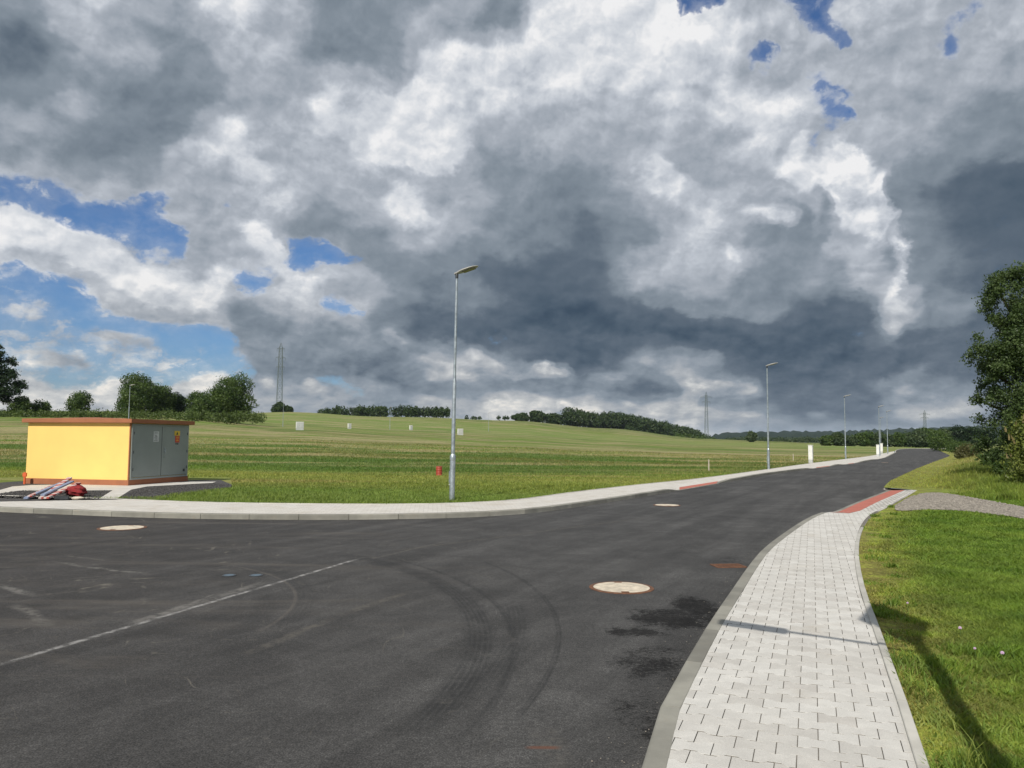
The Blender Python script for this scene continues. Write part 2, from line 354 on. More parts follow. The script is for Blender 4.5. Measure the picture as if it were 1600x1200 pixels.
# streaks along the bend of the road
ang=R(27); al=n.m('ADD',n.m('MULTIPLY',X,math.sin(ang)),n.m('MULTIPLY',Y,math.cos(ang))); ac=n.m('SUBTRACT',n.m('MULTIPLY',X,math.cos(ang)),n.m('MULTIPLY',Y,math.sin(ang)))
stk=n.noise(n.comb(n.m('MULTIPLY',al,.12),n.m('MULTIPLY',ac,1.6),0),1.3,6,.65,.4)
base=n.mix(n.mr(stk,.32,.74,0,1),n.vm('SCALE',base,.80),n.vm('SCALE',base,1.28))
stk2=n.noise(n.comb(n.m('MULTIPLY',X,.18),n.m('MULTIPLY',Y,1.5),3.),1.2,6,.65,.6)
base=n.mix(n.m('MULTIPLY',n.mr(stk2,.52,.74,0,.6),n.mr(X,1,-4,0,1)),base,(.115,.102,.088))
def seg_mask(px0,py0,px1,py1,w,soft=2.0,nz=.0):
    a=at(px0,py0); b=at(px1,py1); ax,ay=a; L=math.hypot(b[0]-ax,b[1]-ay); ux,uy=(b[0]-ax)/L,(b[1]-ay)/L
    wob=n.m('MULTIPLY',n.m('SUBTRACT',n.noise(flat,1.6,4,.6),.5),nz)
    qx=n.m('SUBTRACT',X,ax); qy=n.m('SUBTRACT',Y,ay)
    t=n.m('ADD',n.m('MULTIPLY',qx,ux),n.m('MULTIPLY',qy,uy))
    d=n.m('ABSOLUTE',n.m('ADD',wob,n.m('SUBTRACT',n.m('MULTIPLY',qx,-uy),n.m('MULTIPLY',qy,-ux))))
    k=n.mr(d,w*.3,w*soft,1,0); k=n.m('MULTIPLY',k,n.m('MULTIPLY',n.mr(t,-.15,.25),n.mr(t,L-.4,L+.2,1,0)))
    return k
chn=n.mr(n.noise(flat,7,6,.75),.40,.62,.12,1.0)
for a in ((-60,1056,560,873,.022,2.2,.02,.28),(200,975,420,908,.05,2,.12,.11),(250,960,345,925,.02,2,.1,.10),
          (80,878,232,898,.03,2,.3,.10),(0,915,52,931,.04,2,.2,.11),(52,931,118,924,.03,2,.2,.07),(25,945,80,978,.05,2,.25,.08),(100,868,170,876,.03,2,.2,.07),
          (105,905,165,900,.03,2,.3,.06),(560,878,700,845,.02,2,.05,.06),(620,860,1000,810,.03,2,.1,.04),(850,1140,878,1200,.06,2,.1,.055),(535,960,640,925,.04,2,.1,.05),(390,1020,520,965,.04,2,.15,.05)):
    k=n.m('MULTIPLY',n.m('MULTIPLY',seg_mask(*a[:4],a[4],a[5],a[6]),chn),1.0)
    v=a[7]; base=n.mix(k,base,(v+.05,v+.042,v+.03))
def circ(p1,p2,p3):
    (x1,y1),(x2,y2),(x3,y3)=[at(*p) for p in (p1,p2,p3)]
    d=2*(x1*(y2-y3)+x2*(y3-y1)+x3*(y1-y2))
    ux=((x1*x1+y1*y1)*(y2-y3)+(x2*x2+y2*y2)*(y3-y1)+(x3*x3+y3*y3)*(y1-y2))/d
    uy=((x1*x1+y1*y1)*(x3-x2)+(x2*x2+y2*y2)*(x1-x3)+(x3*x3+y3*y3)*(x2-x1))/d
    return ux,uy,math.hypot(x1-ux,y1-uy)
grn=n.mr(n.noise(flat,5,5,.7),.3,.65,.25,1.0)
def ring(p1,p2,p3,w,y0,y1,sign,dark,off=0.0,col=None):
    global base
    cx,cy,r=circ(p1,p2,p3); r+=off
    d=n.m('SQRT',n.m('ADD',n.m('POWER',n.m('SUBTRACT',X,cx),2.0),n.m('POWER',n.m('SUBTRACT',Y,cy),2.0)))
    e=n.m('ABSOLUTE',n.m('SUBTRACT',d,r)); k=n.mr(e,w*.35,w,1,0)
    ribs=n.mr(n.m('SINE',n.m('MULTIPLY',d,140.0)),-1,.6,.55,1)
    k=n.m('MULTIPLY',n.m('MULTIPLY',k,ribs),n.m('MULTIPLY',n.mr(Y,y0,y0+.8),n.mr(Y,y1-.9,y1,1,0)))
    k=n.m('MULTIPLY',n.m('MULTIPLY',k,n.mr(n.m('SUBTRACT',X,cx),0,.4) if sign>0 else 1.0),grn)
    base=n.mix(n.m('MULTIPLY',k,dark),base,col or (.022,.022,.022))
ring((600,880),(735,950),(730,1055),.17,4.2,11.5,1,.85)
ring((600,880),(735,950),(730,1055),.05,4.2,11.5,1,.7,.28)
ring((790,892),(873,985),(850,1065),.035,4.4,11.0,1,.8)
ring((790,892),(873,985),(850,1065),.15,4.9,8.5,1,.6,-.36)
ring((405,893),(462,932),(430,972),.03,6.4,10.5,1,.6,0,(.13,.115,.10))
ring((405,893),(462,932),(430,972),.16,6.4,10.5,1,.4,.12)
ring((370,905),(415,945),(350,1000),.15,6.0,10.0,1,.35)
# fresh tar blotches along the near kerb
tx,ty=at(1010,985); tar=None
for (pp,rx,ry,st) in (((1050,966),.62,.60,1.),((995,988),.40,.28,.95),((1088,948),.35,.75,1.),((1025,1035),.55,.75,.80),((1010,1120),.30,.8,.72),((1150,880),.3,1.2,.62)):
    cx,cy=at(*pp)
    dd=n.m('SQRT',n.m('ADD',n.m('POWER',n.m('DIVIDE',n.m('SUBTRACT',X,cx),rx),2.0),n.m('POWER',n.m('DIVIDE',n.m('SUBTRACT',Y,cy),ry),2.0)))
    k=n.mr(dd,.2,1.5,st,0); tar = k if tar is None else n.m('MAXIMUM',tar,k)
tn=n.m('ADD',n.m('MULTIPLY',n.noise(flat,5,5,.7,.3),.40),n.m('MULTIPLY',n.noise(n.comb(n.m('MULTIPLY',X,.8),Y,0.),26,9,.92,.1),.75))
tk=n.mr(n.m('ADD',n.m('MULTIPLY',tar,.30),n.m('SUBTRACT',tn,.575)),.185,.275)
base=n.mix(n.m('MULTIPLY',tk,.72),base,(.010,.010,.0105))
for sc_,of_,wd_,st_ in ((.55,0.,.006,.8),(.9,7.,.005,.6),(.35,13.,.0035,.5)):
    ln_=n.noise(n.comb(n.m('ADD',X,of_),n.m('MULTIPLY',Y,.8),of_),sc_,2,.5,.8); k=n.mr(n.m('ABSOLUTE',n.m('SUBTRACT',ln_,.5)),wd_*.2,wd_,1,0)
    k=n.m('MULTIPLY',k,n.m('MULTIPLY',n.mr(n.noise(n.comb(X,Y,of_+3),1.6,6,.75),.50,.66,0,st_),n.mr(X,1.0,-4,.12,1)))
    base=n.mix(k,base,(.17,.155,.13))
# rust and dust spots
cx,cy=at(848,1168)
rk=n.m('MULTIPLY',n.mr(n.m('ABSOLUTE',n.m('SUBTRACT',Y,cy)),.008,.03,1,0),n.mr(n.m('ABSOLUTE',n.m('SUBTRACT',X,cx)),.05,.11,1,0))
base=n.mix(n.m('MULTIPLY',rk,.7),base,(.14,.055,.03))
vor=n.node('ShaderNodeTexVoronoi'); n.put(vor.inputs['Vector'],flat); vor.inputs['Scale'].default_value=2.4; vor.inputs['Randomness'].default_value=1
dots=n.m('MULTIPLY',n.mr(vor.outputs['Distance'],.012,.035,1,0),n.mr(n.noise(flat,.9,3,.5),.5,.6))
base=n.mix(n.m('MULTIPLY',dots,.7),base,(.26,.23,.19))
b=n.node('ShaderNodeBsdfPrincipled'); n.put(b.inputs['Base Color'],base); b.inputs['Roughness'].default_value=.88; n.put(b.inputs['Specular IOR Level'],n.m('SUBTRACT',.32,n.m('MULTIPLY',tk,.27)))
bn=n.node('ShaderNodeBump'); bn.inputs['Distance'].default_value=.006; bn.inputs['Strength'].default_value=.9
n.put(bn.inputs['Height'],n.m('ADD',sp,n.m('MULTIPLY',sp2,.6))); n.put(b.inputs['Normal'],bn.outputs[0]); finish(n,b.outputs[0]); asphalt=A

# grass colour shared by the ground and the blades
def grass_mat(name, blade):
    m,n,Pp=newmat(name); X,Y,Z=n.xyz(Pp)
    at_=n.node('ShaderNodeAttribute'); at_.attribute_name='dry'; dry=at_.outputs['Fac']
    w1=n.noise(n.comb(n.m('MULTIPLY',X,.035),n.m('MULTIPLY',Y,.05),0.),1,4,.55)
    dd=n.m('ADD',n.m('ADD',Y,n.m('MULTIPLY',X,.10)),n.m('MULTIPLY',n.m('SUBTRACT',w1,.5),n.m('MULTIPLY',Y,.65)))
    lg=n.m('DIVIDE',n.m('LOGARITHM',n.m('MAXIMUM',dd,10.0),math.e),6.5)   # depth bands of the mown field
    def P_(d): return math.log(d)/6.5
    G=(.160,.250,.045); Gd=(.100,.175,.036); Yg=(.26,.31,.070); T=(.36,.32,.16); Lg=(.175,.265,.060); Y2=(.27,.295,.075)
    band=n.ramp(lg,[(P_(12),G),(P_(18),G),(P_(21),G),(P_(24.5),(.19,.245,.05)),(P_(29),Yg),(P_(33),Y2),(P_(36),G),(P_(39),Gd),(P_(50),Gd),(P_(54),(.16,.17,.05)),(P_(58),Gd),(P_(66),Gd),(P_(71),T),(P_(76),G),(P_(84),(.19,.19,.07)),(P_(92),T),(P_(99),G),(P_(110),(.20,.19,.08)),(P_(118),Gd),(P_(140),G),(P_(150),(.17,.18,.06)),(P_(165),G),(P_(200),Gd),(P_(215),Lg),(P_(300),Lg),(P_(390),(.17,.235,.045)),(P_(440),(.10,.16,.03))])
    n1=n.noise(n.comb(n.m('MULTIPLY',X,.35),Y,0.),.55,5,.65,.3)
    n2=n.noise(Pp,3.0,5,.7); n3=n.noise(Pp,22,3,.7)
    n0=n.noise(n.comb(n.m('MULTIPLY',X,.06),n.m('MULTIPLY',Y,.25),5.),.9,5,.6,.5)
    band=n.mix(n.m('MULTIPLY',n.mr(n.noise(n.comb(n.m('MULTIPLY',X,.12),n.m('MULTIPLY',Y,.5),9.),1.0,6,.65,.4),.35,.75,.0,.7),n.mr(Y,20,60,.5,.8)),band,(.17,.215,.05)); c=n.mix(n.m('MULTIPLY',n.mr(n0,.47,.60,0,.95),n.mr(Y,34,55,.12,1)),band,T); c=n.mix(n.mr(n1,.5,.75,0,.45),c,Gd); c=n.mix(n.mr(n.noise(n.comb(n.m('MULTIPLY',X,.05),n.m('MULTIPLY',Y,.35),17.),1.1,5,.6,.5),.56,.66,0,.7),c,(.33,.30,.12))
    near=(.180,.265,.042); c=n.mix(n.m('MULTIPLY',n.mr(n.m('SUBTRACT',X,n.m('MULTIPLY',Y,.36)),.0,1.5),n.mr(Y,26,44,1,0)),c,n.mix(n.mr(n.noise(Pp,.8,5,.6),.35,.68),near,(.110,.195,.026)))
    c=n.mix(n.m('MULTIPLY',dry,n.mr(n2,.2,.6,.6,1)),c,n.mix(n.mr(n2,.4,.65),(.33,.30,.10),(.27,.32,.06)))
    c=n.mix(n.mr(n2,.35,.72,0,1),n.vm('SCALE',c,.74),n.vm('SCALE',c,1.22))
    if blade:
        va=n.node('ShaderNodeAttribute'); va.attribute_name='var'; v=va.outputs['Fac']
        c=n.mix(v,n.vm('MULTIPLY',c,(.75,.85,.8)),n.vm('MULTIPLY',c,(1.55,1.38,1.4)))
        d=n.node('ShaderNodeBsdfPrincipled'); n.put(d.inputs['Base Color'],c); d.inputs['Roughness'].default_value=.55; d.inputs['Specular IOR Level'].default_value=.25
        t=n.node('ShaderNodeBsdfTranslucent'); n.put(t.inputs['Color'],n.vm('MULTIPLY',c,(1.4,1.35,.7)))
        mx=n.node('ShaderNodeMixShader'); mx.inputs[0].default_value=.35; n.l.new(d.outputs[0],mx.inputs[1]); n.l.new(t.outputs[0],mx.inputs[2]); finish(n,mx.outputs[0])
    else:
        c=n.mix(n.mr(n3,.3,.75,0,1),n.vm('SCALE',c,.60),n.vm('SCALE',c,1.32))
        # bare soil showing close to the camera
        c=n.mix(n.m('MULTIPLY',n.mr(Y,9,16,.75,0),1.0),c,n.vm('MULTIPLY',c,(.9,.78,.8)))
        d=n.node('ShaderNodeBsdfPrincipled'); n.put(d.inputs['Base Color'],c); d.inputs['Roughness'].default_value=.95; d.inputs['Specular IOR Level'].default_value=.1
        bn=n.node('ShaderNodeBump'); bn.inputs['Distance'].default_value=.10; bn.inputs['Strength'].default_value=.8
        n.put(bn.inputs['Height'],n.m('ADD',n2,n.m('MULTIPLY',n3,.4))); n.put(d.inputs['Normal'],bn.outputs[0]); finish(n,d.outputs[0])
    return m
grassg=grass_mat('grass_ground',False); grassb=grass_mat('grass_blades',True)

def leaf_mat(name, dark, light, trans=.3):
    m,n,Pp=newmat(name); va=n.node('ShaderNodeAttribute'); va.attribute_name='var'
    c=n.mix(va.outputs['Fac'],dark,light)
    d=n.node('ShaderNodeBsdfPrincipled'); n.put(d.inputs['Base Color'],c); d.inputs['Roughness'].default_value=.5; d.inputs['Specular IOR Level'].default_value=.3
    t=n.node('ShaderNodeBsdfTranslucent'); n.put(t.inputs['Color'],n.vm('MULTIPLY',c,(1.3,1.4,.7)))
    mx=n.node('ShaderNodeMixShader'); mx.inputs[0].default_value=trans; n.l.new(d.outputs[0],mx.inputs[1]); n.l.new(t.outputs[0],mx.inputs[2]); finish(n,mx.outputs[0]); return m
leafA=leaf_mat('leaves_mid',(.035,.070,.016),(.105,.155,.036)); leafD=leaf_mat('leaves_dark',(.012,.030,.012),(.035,.065,.022)); leafY=leaf_mat('leaves_yellow',(.09,.12,.02),(.22,.25,.06))
leafF=leaf_mat('forest_leaves',(.022,.048,.016),(.070,.105,.030)); leafB=leaf_mat('far_leaves',(.040,.070,.028),(.095,.130,.050)); spikem=leaf_mat('flower_spikes',(.26,.20,.09),(.42,.36,.2))
leafR=leaf_mat('right_tree_leaves',(.040,.070,.022),(.105,.150,.050))

# pavers
def paver_mat(name, c0, c1):
    m,n,Pp=newmat(name); va=n.node('ShaderNodeAttribute'); va.attribute_name='var'
    c=n.mix(va.outputs['Fac'],c0,c1); c=n.mix(n.mr(va.outputs['Fac'],.90,.97,0,.55),c,(.46,.43,.39))
    f=n.noise(Pp,6,6,.7); c=n.mix(n.mr(f,.35,.75,0,1),n.vm('SCALE',c,.90),n.vm('SCALE',c,1.06))
    st=n.mr(n.noise(Pp,1.1,6,.7),.56,.78,0,.5); c=n.mix(st,c,(.46,.40,.31))
    g=n.mr(n.noise(Pp,160,2,.6),.3,.75,0,1); c=n.mix(g,n.vm('SCALE',c,.86),n.vm('SCALE',c,1.06))
    d=n.node('ShaderNodeBsdfPrincipled'); n.put(d.inputs['Base Color'],c); d.inputs['Roughness'].default_value=.9; d.inputs['Specular IOR Level'].default_value=.3
    bn=n.node('ShaderNodeBump'); bn.inputs['Distance'].default_value=.002; n.put(bn.inputs['Height'],n.noise(Pp,130,3,.6)); n.put(d.inputs['Normal'],bn.outputs[0]); finish(n,d.outputs[0]); return m
paver=paver_mat('pale_pavers',(.55,.53,.49),(.66,.645,.605))
def pave_sheet(name, c, jc, ang, bw=.2, bh=.1375, mort=.004):
    m,n,Pp=newmat(name); X,Y,Z=n.xyz(Pp)
    u=n.m('ADD',n.m('MULTIPLY',X,math.cos(ang)),n.m('MULTIPLY',Y,math.sin(ang))); v=n.m('SUBTRACT',n.m('MULTIPLY',Y,math.cos(ang)),n.m('MULTIPLY',X,math.sin(ang)))
    br=n.node('ShaderNodeTexBrick'); n.put(br.inputs['Vector'],n.comb(u,v,0)); br.inputs['Scale'].default_value=1; br.inputs['Brick Width'].default_value=bw; br.inputs['Row Height'].default_value=bh
    br.inputs['Mortar Size'].default_value=mort; br.inputs['Mortar Smooth'].default_value=.3
    br.inputs['Color1'].default_value=(*[q*.94 for q in c],1); br.inputs['Color2'].default_value=(*[min(1,q*1.05) for q in c],1); br.inputs['Mortar'].default_value=(*jc,1)
    f=n.noise(Pp,1.7,6,.7); cc=n.mix(n.mr(f,.4,.75,0,1),br.outputs[0],n.vm('MULTIPLY',br.outputs[0],(.86,.83,.78)))
    cc=n.mix(n.mr(n.noise(Pp,40,3,.6),.3,.7,0,1),n.vm('SCALE',cc,.92),n.vm('SCALE',cc,1.05))
    d=n.node('ShaderNodeBsdfPrincipled'); n.put(d.inputs['Base Color'],cc); d.inputs['Roughness'].default_value=.9; finish(n,d.outputs[0]); return m
farpave=pave_sheet('far_pavers',(.60,.575,.53),(.34,.32,.29),.1)
redpave=pave_sheet('red_tactile_pavers',(.46,.145,.105),(.38,.13,.10),-.37,.2,.1,.003)

# ------------------------------------------------------------------ layout of road and pavements
LK=[(-300,786),(0,800),(100,804),(200,808),(300,810.5),(430,812),(560,812),(680,810),(760,807),(830,802),(880,795.5),(950,785),(1050,768.5),(1150,751),(1200,742),(1300,728.5),(1350,722),(1385,714.5),(1400,708)]
LB=[(-300,766),(0,775),(200,781),(300,785),(400,787),(560,788.5),(690,787.5),(800,782),(900,769),(1000,757.5),(1100,747),(1200,733.5),(1260,725),(1320,717.5),(1360,712.5),(1385,707.5),(1400,704.5)]
RK=[(1000,1200),(1018,1130),(1056,1058),(1087,1005),(1112,965),(1140,925),(1168,885),(1192,857),(1225,832),(1256,812),(1275,803),(1300,795),(1340,779),(1385,763)]
RB=[(1452,1200),(1429,1130),(1402,1058),(1383,1005),(1368,965),(1353,925),(1344,885),(1342,857),(1346,832),(1356,812),(1370,800),(1390,790),(1412,778),(1433,765)]
def interp_px(L, xs, ax=0):
    L=np.array(sorted(L,key=lambda q:q[ax]),float); return np.interp(xs,L[:,ax],L[:,1-ax])
def cat(P_, k=6):                         # smooth curve through world points
    P_=[np.array(p,float) for p in P_]; out=[]
    for i in range(len(P_)-1):
        p0=P_[max(i-1,0)]; p1=P_[i]; p2=P_[i+1]; p3=P_[min(i+2,len(P_)-1)]
        for j in range(k):
            t=j/k; out.append(.5*((2*p1)+(-p0+p2)*t+(2*p0-5*p1+4*p2-p3)*t*t+(-p0+3*p1-3*p2+p3)*t**3))
    out.append(P_[-1]); return np.array(out)
lk=cat([at(*p,0) for p in LK]); lb=cat([at(*p,.1) for p in LB])
rk=[np.array(at(*p,.1)) for p in RK]; rb=[np.array(at(*p,.1)) for p in RB]
def ext(P_, d0=6.0, dirv=None):
    v=P_[0]-P_[1]; v=v/np.linalg.norm(v); w_=np.array(dirv) if dirv else v
    return [P_[0]+v*2+w_*20, P_[0]+v*2+w_*6, P_[0]+v*2]+P_
rk=cat(ext(rk,dirv=(-.3,-.954))); rb=cat(ext(rb,dirv=(-.3,-.954)))
def dist_poly(Pq, L):                      # distance of points to a polyline
    Pq=np.asarray(Pq,float); best=np.full(len(Pq),1e9)
    for a,b in zip(L[:-1],L[1:]):
        d=b-a; q=d@d+1e-12; t=np.clip(((Pq-a)@d)/q,0,1); best=np.minimum(best,np.linalg.norm(Pq-(a+t[:,None]*d),axis=1))
    return best
def inside(Pq, poly):
    Pq=np.asarray(Pq,float); x,y=Pq[:,0],Pq[:,1]; c=np.zeros(len(Pq),bool); n_=len(poly)
    for i in range(n_):
        x1,y1=poly[i]; x2,y2=poly[(i+1)%n_]
        if y1==y2: continue
        k=((y1>y)!=(y2>y))&(x<(x2-x1)*(y-y1)/(y2-y1)+x1); c^=k
    return c
tailL=cat([lk[-1],(84,169),(104,205),(120,224),(150,235),(230,240)],4)[1:]
rr=cat([at(1381,765),at(1388,757),at(1400,750),at(1440,731),at(1470,719),at(1484,713),(65,116),(90,163),(111,201),(127,217),(153,228),(230,233)],5)
# road sheet: polygon
roadpoly=[tuple(p) for p in lk]+[tuple(p) for p in tailL]+[tuple(p) for p in rr[::-1]]+[tuple(p) for p in rk[::-1]]
left_far=lk[0]
roadpoly+= [(rk[0][0]-2,-38),(-70,-38),(-70,left_far[1]+4)]
outline=[tuple(p) for p in lb]+[tuple(lk[-1])]+[tuple(p) for p in tailL]+[tuple(p) for p in rr[::-1]]+[tuple(p) for p in rb[::-1]]+[(rb[0][0]-2,-38),(-70,-38),(-70,lb[0][1]+4)]

# terrain height
COLS=[-900,0,250,450,650,800,950,1100,1200,1300,1400,2600]
def zz(px,*pairs): return [(d, (v if s=='z' else zat(px,v,d))) for (d,s,v) in pairs]
PROF=[zz(0,(42,'z',.08),(80,'z',1.3),(120,'y',660),(160,'y',648),(215,'y',640),(300,'z',9),(600,'z',5),(6000,'z',0)),
 zz(0,(42,'z',.08),(80,'z',1.3),(120,'y',660),(160,'y',648),(215,'y',640),(300,'z',9),(600,'z',5),(6000,'z',0)),
 zz(250,(42,'z',.08),(80,'z',1.3),(120,'y',663),(160,'y',652),(215,'y',642),(300,'z',11),(600,'z',7),(6000,'z',0)),
 zz(450,(42,'z',.08),(80,'z',1.2),(120,'y',670.5),(180,'y',668),(250,'y',659),(400,'y',641),(600,'z',12),(6000,'z',0)),
 zz(650,(42,'z',.08),(80,'z',.9),(120,'z',2.1),(190,'y',674),(250,'y',669),(500,'y',650),(700,'z',12),(6000,'z',0)),
 zz(800,(45,'z',.08),(80,'z',.7),(120,'z',1.5),(190,'y',681),(260,'y',676),(550,'y',655.5),(800,'z',12),(6000,'z',0)),
 zz(950,(50,'z',.08),(80,'z',.4),(120,'z',.9),(190,'z',1.5),(300,'y',684),(600,'y',668),(900,'z',9),(6000,'z',0)),
 zz(1100,(50,'z',.08),(80,'z',.2),(120,'z',.4),(190,'z',.6),(300,'z',1.0),(600,'y',685),(900,'z',2),(6000,'z',0)),
 zz(1200,(50,'z',.08),(80,'z',.1),(120,'z',.2),(190,'z',.4),(300,'z',.6),(600,'y',689),(900,'z',.5),(6000,'z',0)),
 zz(1300,(50,'z',.08),(80,'z',.08),(120,'z',.1),(190,'z',.2),(300,'z',.3),(600,'z',.3),(900,'z',.2),(6000,'z',0)),
 zz(1400,(50,'z',.08),(6000,'z',0.02)),zz(2000,(50,'z',.08),(6000,'z',0.02))]
def smooth_interp(x, xs, ys):
    x=np.clip(x,xs[0],xs[-1]); i=np.clip(np.searchsorted(xs,x)-1,0,len(xs)-2); xs=np.array(xs,float); ys=np.array(ys,float)
    m=np.gradient(ys,xs); h=xs[i+1]-xs[i]; t=(x-xs[i])/h
    return (2*t**3-3*t**2+1)*ys[i]+(t**3-2*t**2+t)*h*m[i]+(-2*t**3+3*t**2)*ys[i+1]+(t**3-t**2)*h*m[i+1]
DS=np.array([5,30,42,50,60,70,80,95,110,125,140,160,180,200,225,250,300,350,400,450,500,560,620,700,900,1400,6000],float)
TAB=[]
for p in PROF:
    d=[0]+[q[0] for q in p]; z=[p[0][1]]+[q[1] for q in p]
    zi=np.interp(DS,d,z); zi=np.convolve(np.pad(zi,1,'edge'),[.25,.5,.25],'valid') if len(p)>3 else zi; TAB.append(zi)
TAB=np.array(TAB); TAB[:,:3]=.08; TAB[:,-1]=0.0
def H(x,y):
    x=np.atleast_1d(np.asarray(x,float)); y=np.atleast_1d(np.asarray(y,float)); yy=np.maximum(y,5.0)
    px=np.clip(800+F*x/yy,COLS[0],COLS[-1]); ld=np.log(np.clip(yy,DS[0],DS[-1])); LD=np.log(DS)
    i=np.clip(np.searchsorted(COLS,px)-1,0,len(COLS)-2); C_=np.array(COLS,float); t=(px-C_[i])/(C_[i+1]-C_[i]); t=t*t*(3-2*t)
    Zc=np.stack([smooth_interp(ld,LD,TAB[k]) for k in range(len(COLS))])
    idx=np.arange(len(px)); z=Zc[i,idx]*(1-t)+Zc[i+1,idx]*t
    # verge bank right of the road bend
    return z
def H1(x,y): return float(H(x,y)[0])

def sheet(name, poly, z, mat_, zf=None, kind='structure', thick=None):
    vs=[Vector(p) for p in poly]; n_=len(vs)
    v,e,f,_,_,_=delaunay_2d_cdt(vs,[],[list(range(n_))],1,1e-5)
    V=[(p.x,p.y,(zf(p.x,p.y) if zf else z)) for p in v]
    o=mesh_np(name,V,[list(q) for q in f],mat_); o.data.update()
    if o.data.polygons and sum(p.normal.z for p in o.data.polygons)<0: o.data.flip_normals()
    return tag(o,kind=kind)
road=sheet('road',roadpoly,0.0,asphalt)

# ---- terrain by constrained triangulation
pts=[Vector(p) for p in outline]; nout=len(pts)
def grid(x0,x1,y0,y1,s):
    X_,Y_=np.meshgrid(np.arange(x0,x1,s),np.arange(y0,y1,s)); return np.stack([X_.ravel(),Y_.ravel()],1)
G_=[]
pxs=np.arange(-200,1900,25)
for d in np.concatenate([np.arange(3,30,1.5),np.geomspace(30,900,70),np.geomspace(1000,6000,12)]):
    G_.append(np.stack([(pxs-800)/F*d+rng.uniform(-.01,.01,len(pxs))*d, np.full(len(pxs),d)+rng.uniform(-.01,.01,len(pxs))*d],1))
G_=np.concatenate(G_+[grid(-6000,6001,-3000,6001,1000)+1.37, grid(-200,201,-200,-20,40)])
dd=dist_poly(G_,np.array(outline)); ins=inside(G_,outline); G_=G_[(dd>.25)&(~ins)]
allp=pts+[Vector(p) for p in G_]
v,e,f,_,_,_=delaunay_2d_cdt(allp,[(i,(i+1)%nout) for i in range(nout)],[],0,1e-5)
VV=np.array([(p.x,p.y) for p in v]); FF=np.array([list(q) for q in f])
cen=VV[FF].mean(1); FF=FF[~inside(cen,outline)]
Z_=H(VV[:,0],VV[:,1]); 
ddry=np.maximum(np.exp(-(dist_poly(VV,rb)/.6)**2),np.exp(-(dist_poly(VV,rr)/3.0)**2)*.9)
# the verge dips to the kerb along the far right edge of the road
terr=mesh_np('ground',np.column_stack([VV,Z_]),FF,grassg,attrs={'dry':('POINT',ddry)},smooth=True)
if sum(p.normal.z for p in list(terr.data.polygons)[:200])<0: terr.data.flip_normals()
tag(terr,kind='structure')

# ---- drops in the kerb
drops_px=[(1055,1125),(1268,1298),(1318,1338),(1372,1384)]
def kz_left(px):
    z=.105
    for a,b in drops_px:
        z=min(z, .02+ .085*np.clip(max(a-px,px-b)/10,0,1))
    return float(z)
def px_of(p): return 800+F*p[0]/p[1]
def resample(L, step):
    d=np.r_[0,np.cumsum(np.linalg.norm(np.diff(L,axis=0),axis=1))]; n_=max(2,int(round(d[-1]/step))+1); q=np.linspace(0,d[-1],n_)
    return np.stack([np.interp(q,d,L[:,0]),np.interp(q,d,L[:,1])],1)
def kerb(name, L, width, zt, mt, side=1, bev=.015, gap=.009, step=1.0, zb=-.1):
    # side=+1: body lies to the left of the travel direction
    P_=resample(L,step); T=np.gradient(P_,axis=0); T/=np.linalg.norm(T,axis=1)[:,None]; Nn=np.stack([-T[:,1],T[:,0]],1)*side
    bm=bmesh.new()
    for i in range(len(P_)-1):
        rings=[]
        for k,s_ in ((i,gap/2),(i+1,-gap/2)):
            c=P_[k]+ (P_[i+1]-P_[i])/np.linalg.norm(P_[i+1]-P_[i])*s_; zz_=zt(P_[k]) if callable(zt) else zt
            prof=[(0,zb),(0,zz_-bev),(bev*.35,zz_-bev*.35),(bev,zz_),(width-.004,zz_),(width,zz_-.004),(width,zb)]
            rings.append([bm.verts.new((c[0]+Nn[k][0]*a,c[1]+Nn[k][1]*a,h)) for a,h in prof])
        a,b_=rings
        for k in range(len(a)-1): bm.faces.new((a[k],a[k+1],b_[k+1],b_[k]))
        bm.faces.new(a[::-1]); bm.faces.new(b_)
    bmesh.ops.recalc_face_normals(bm,faces=bm.faces)
    me=bpy.data.meshes.new(name); bm.to_mesh(me); bm.free(); me.materials.append(mt)
    o=bpy.data.objects.new(name,me); COL.objects.link(o); return tag(o,kind='structure')
kerb('kerb',lk,.15,lambda p:kz_left(px_of(p)),kerbm,1)
kerb('kerb_edging',lb[:-4],.06,.125,kerbl,-1,bev=.006)
def kz_right(p):
    y=p[1]; a=at(1295,797,.1)[1]
    return float(.102-.08*np.clip((y-a+.6)/.9,0,1))
kerb('kerb',rk,.118,kz_right,kerbm,-1)
kerb('kerb_edging',rb,.055,lambda p:.118-.035*np.clip((p[1]-12)/3,0,1),kerbl,1,bev=.006)
kerb('kerb',rr[:-14],.12,.07,kerbl,-1,bev=.03)
kerb('kerb',tailL[:-4],.12,.10,kerbl,1,bev=.03)

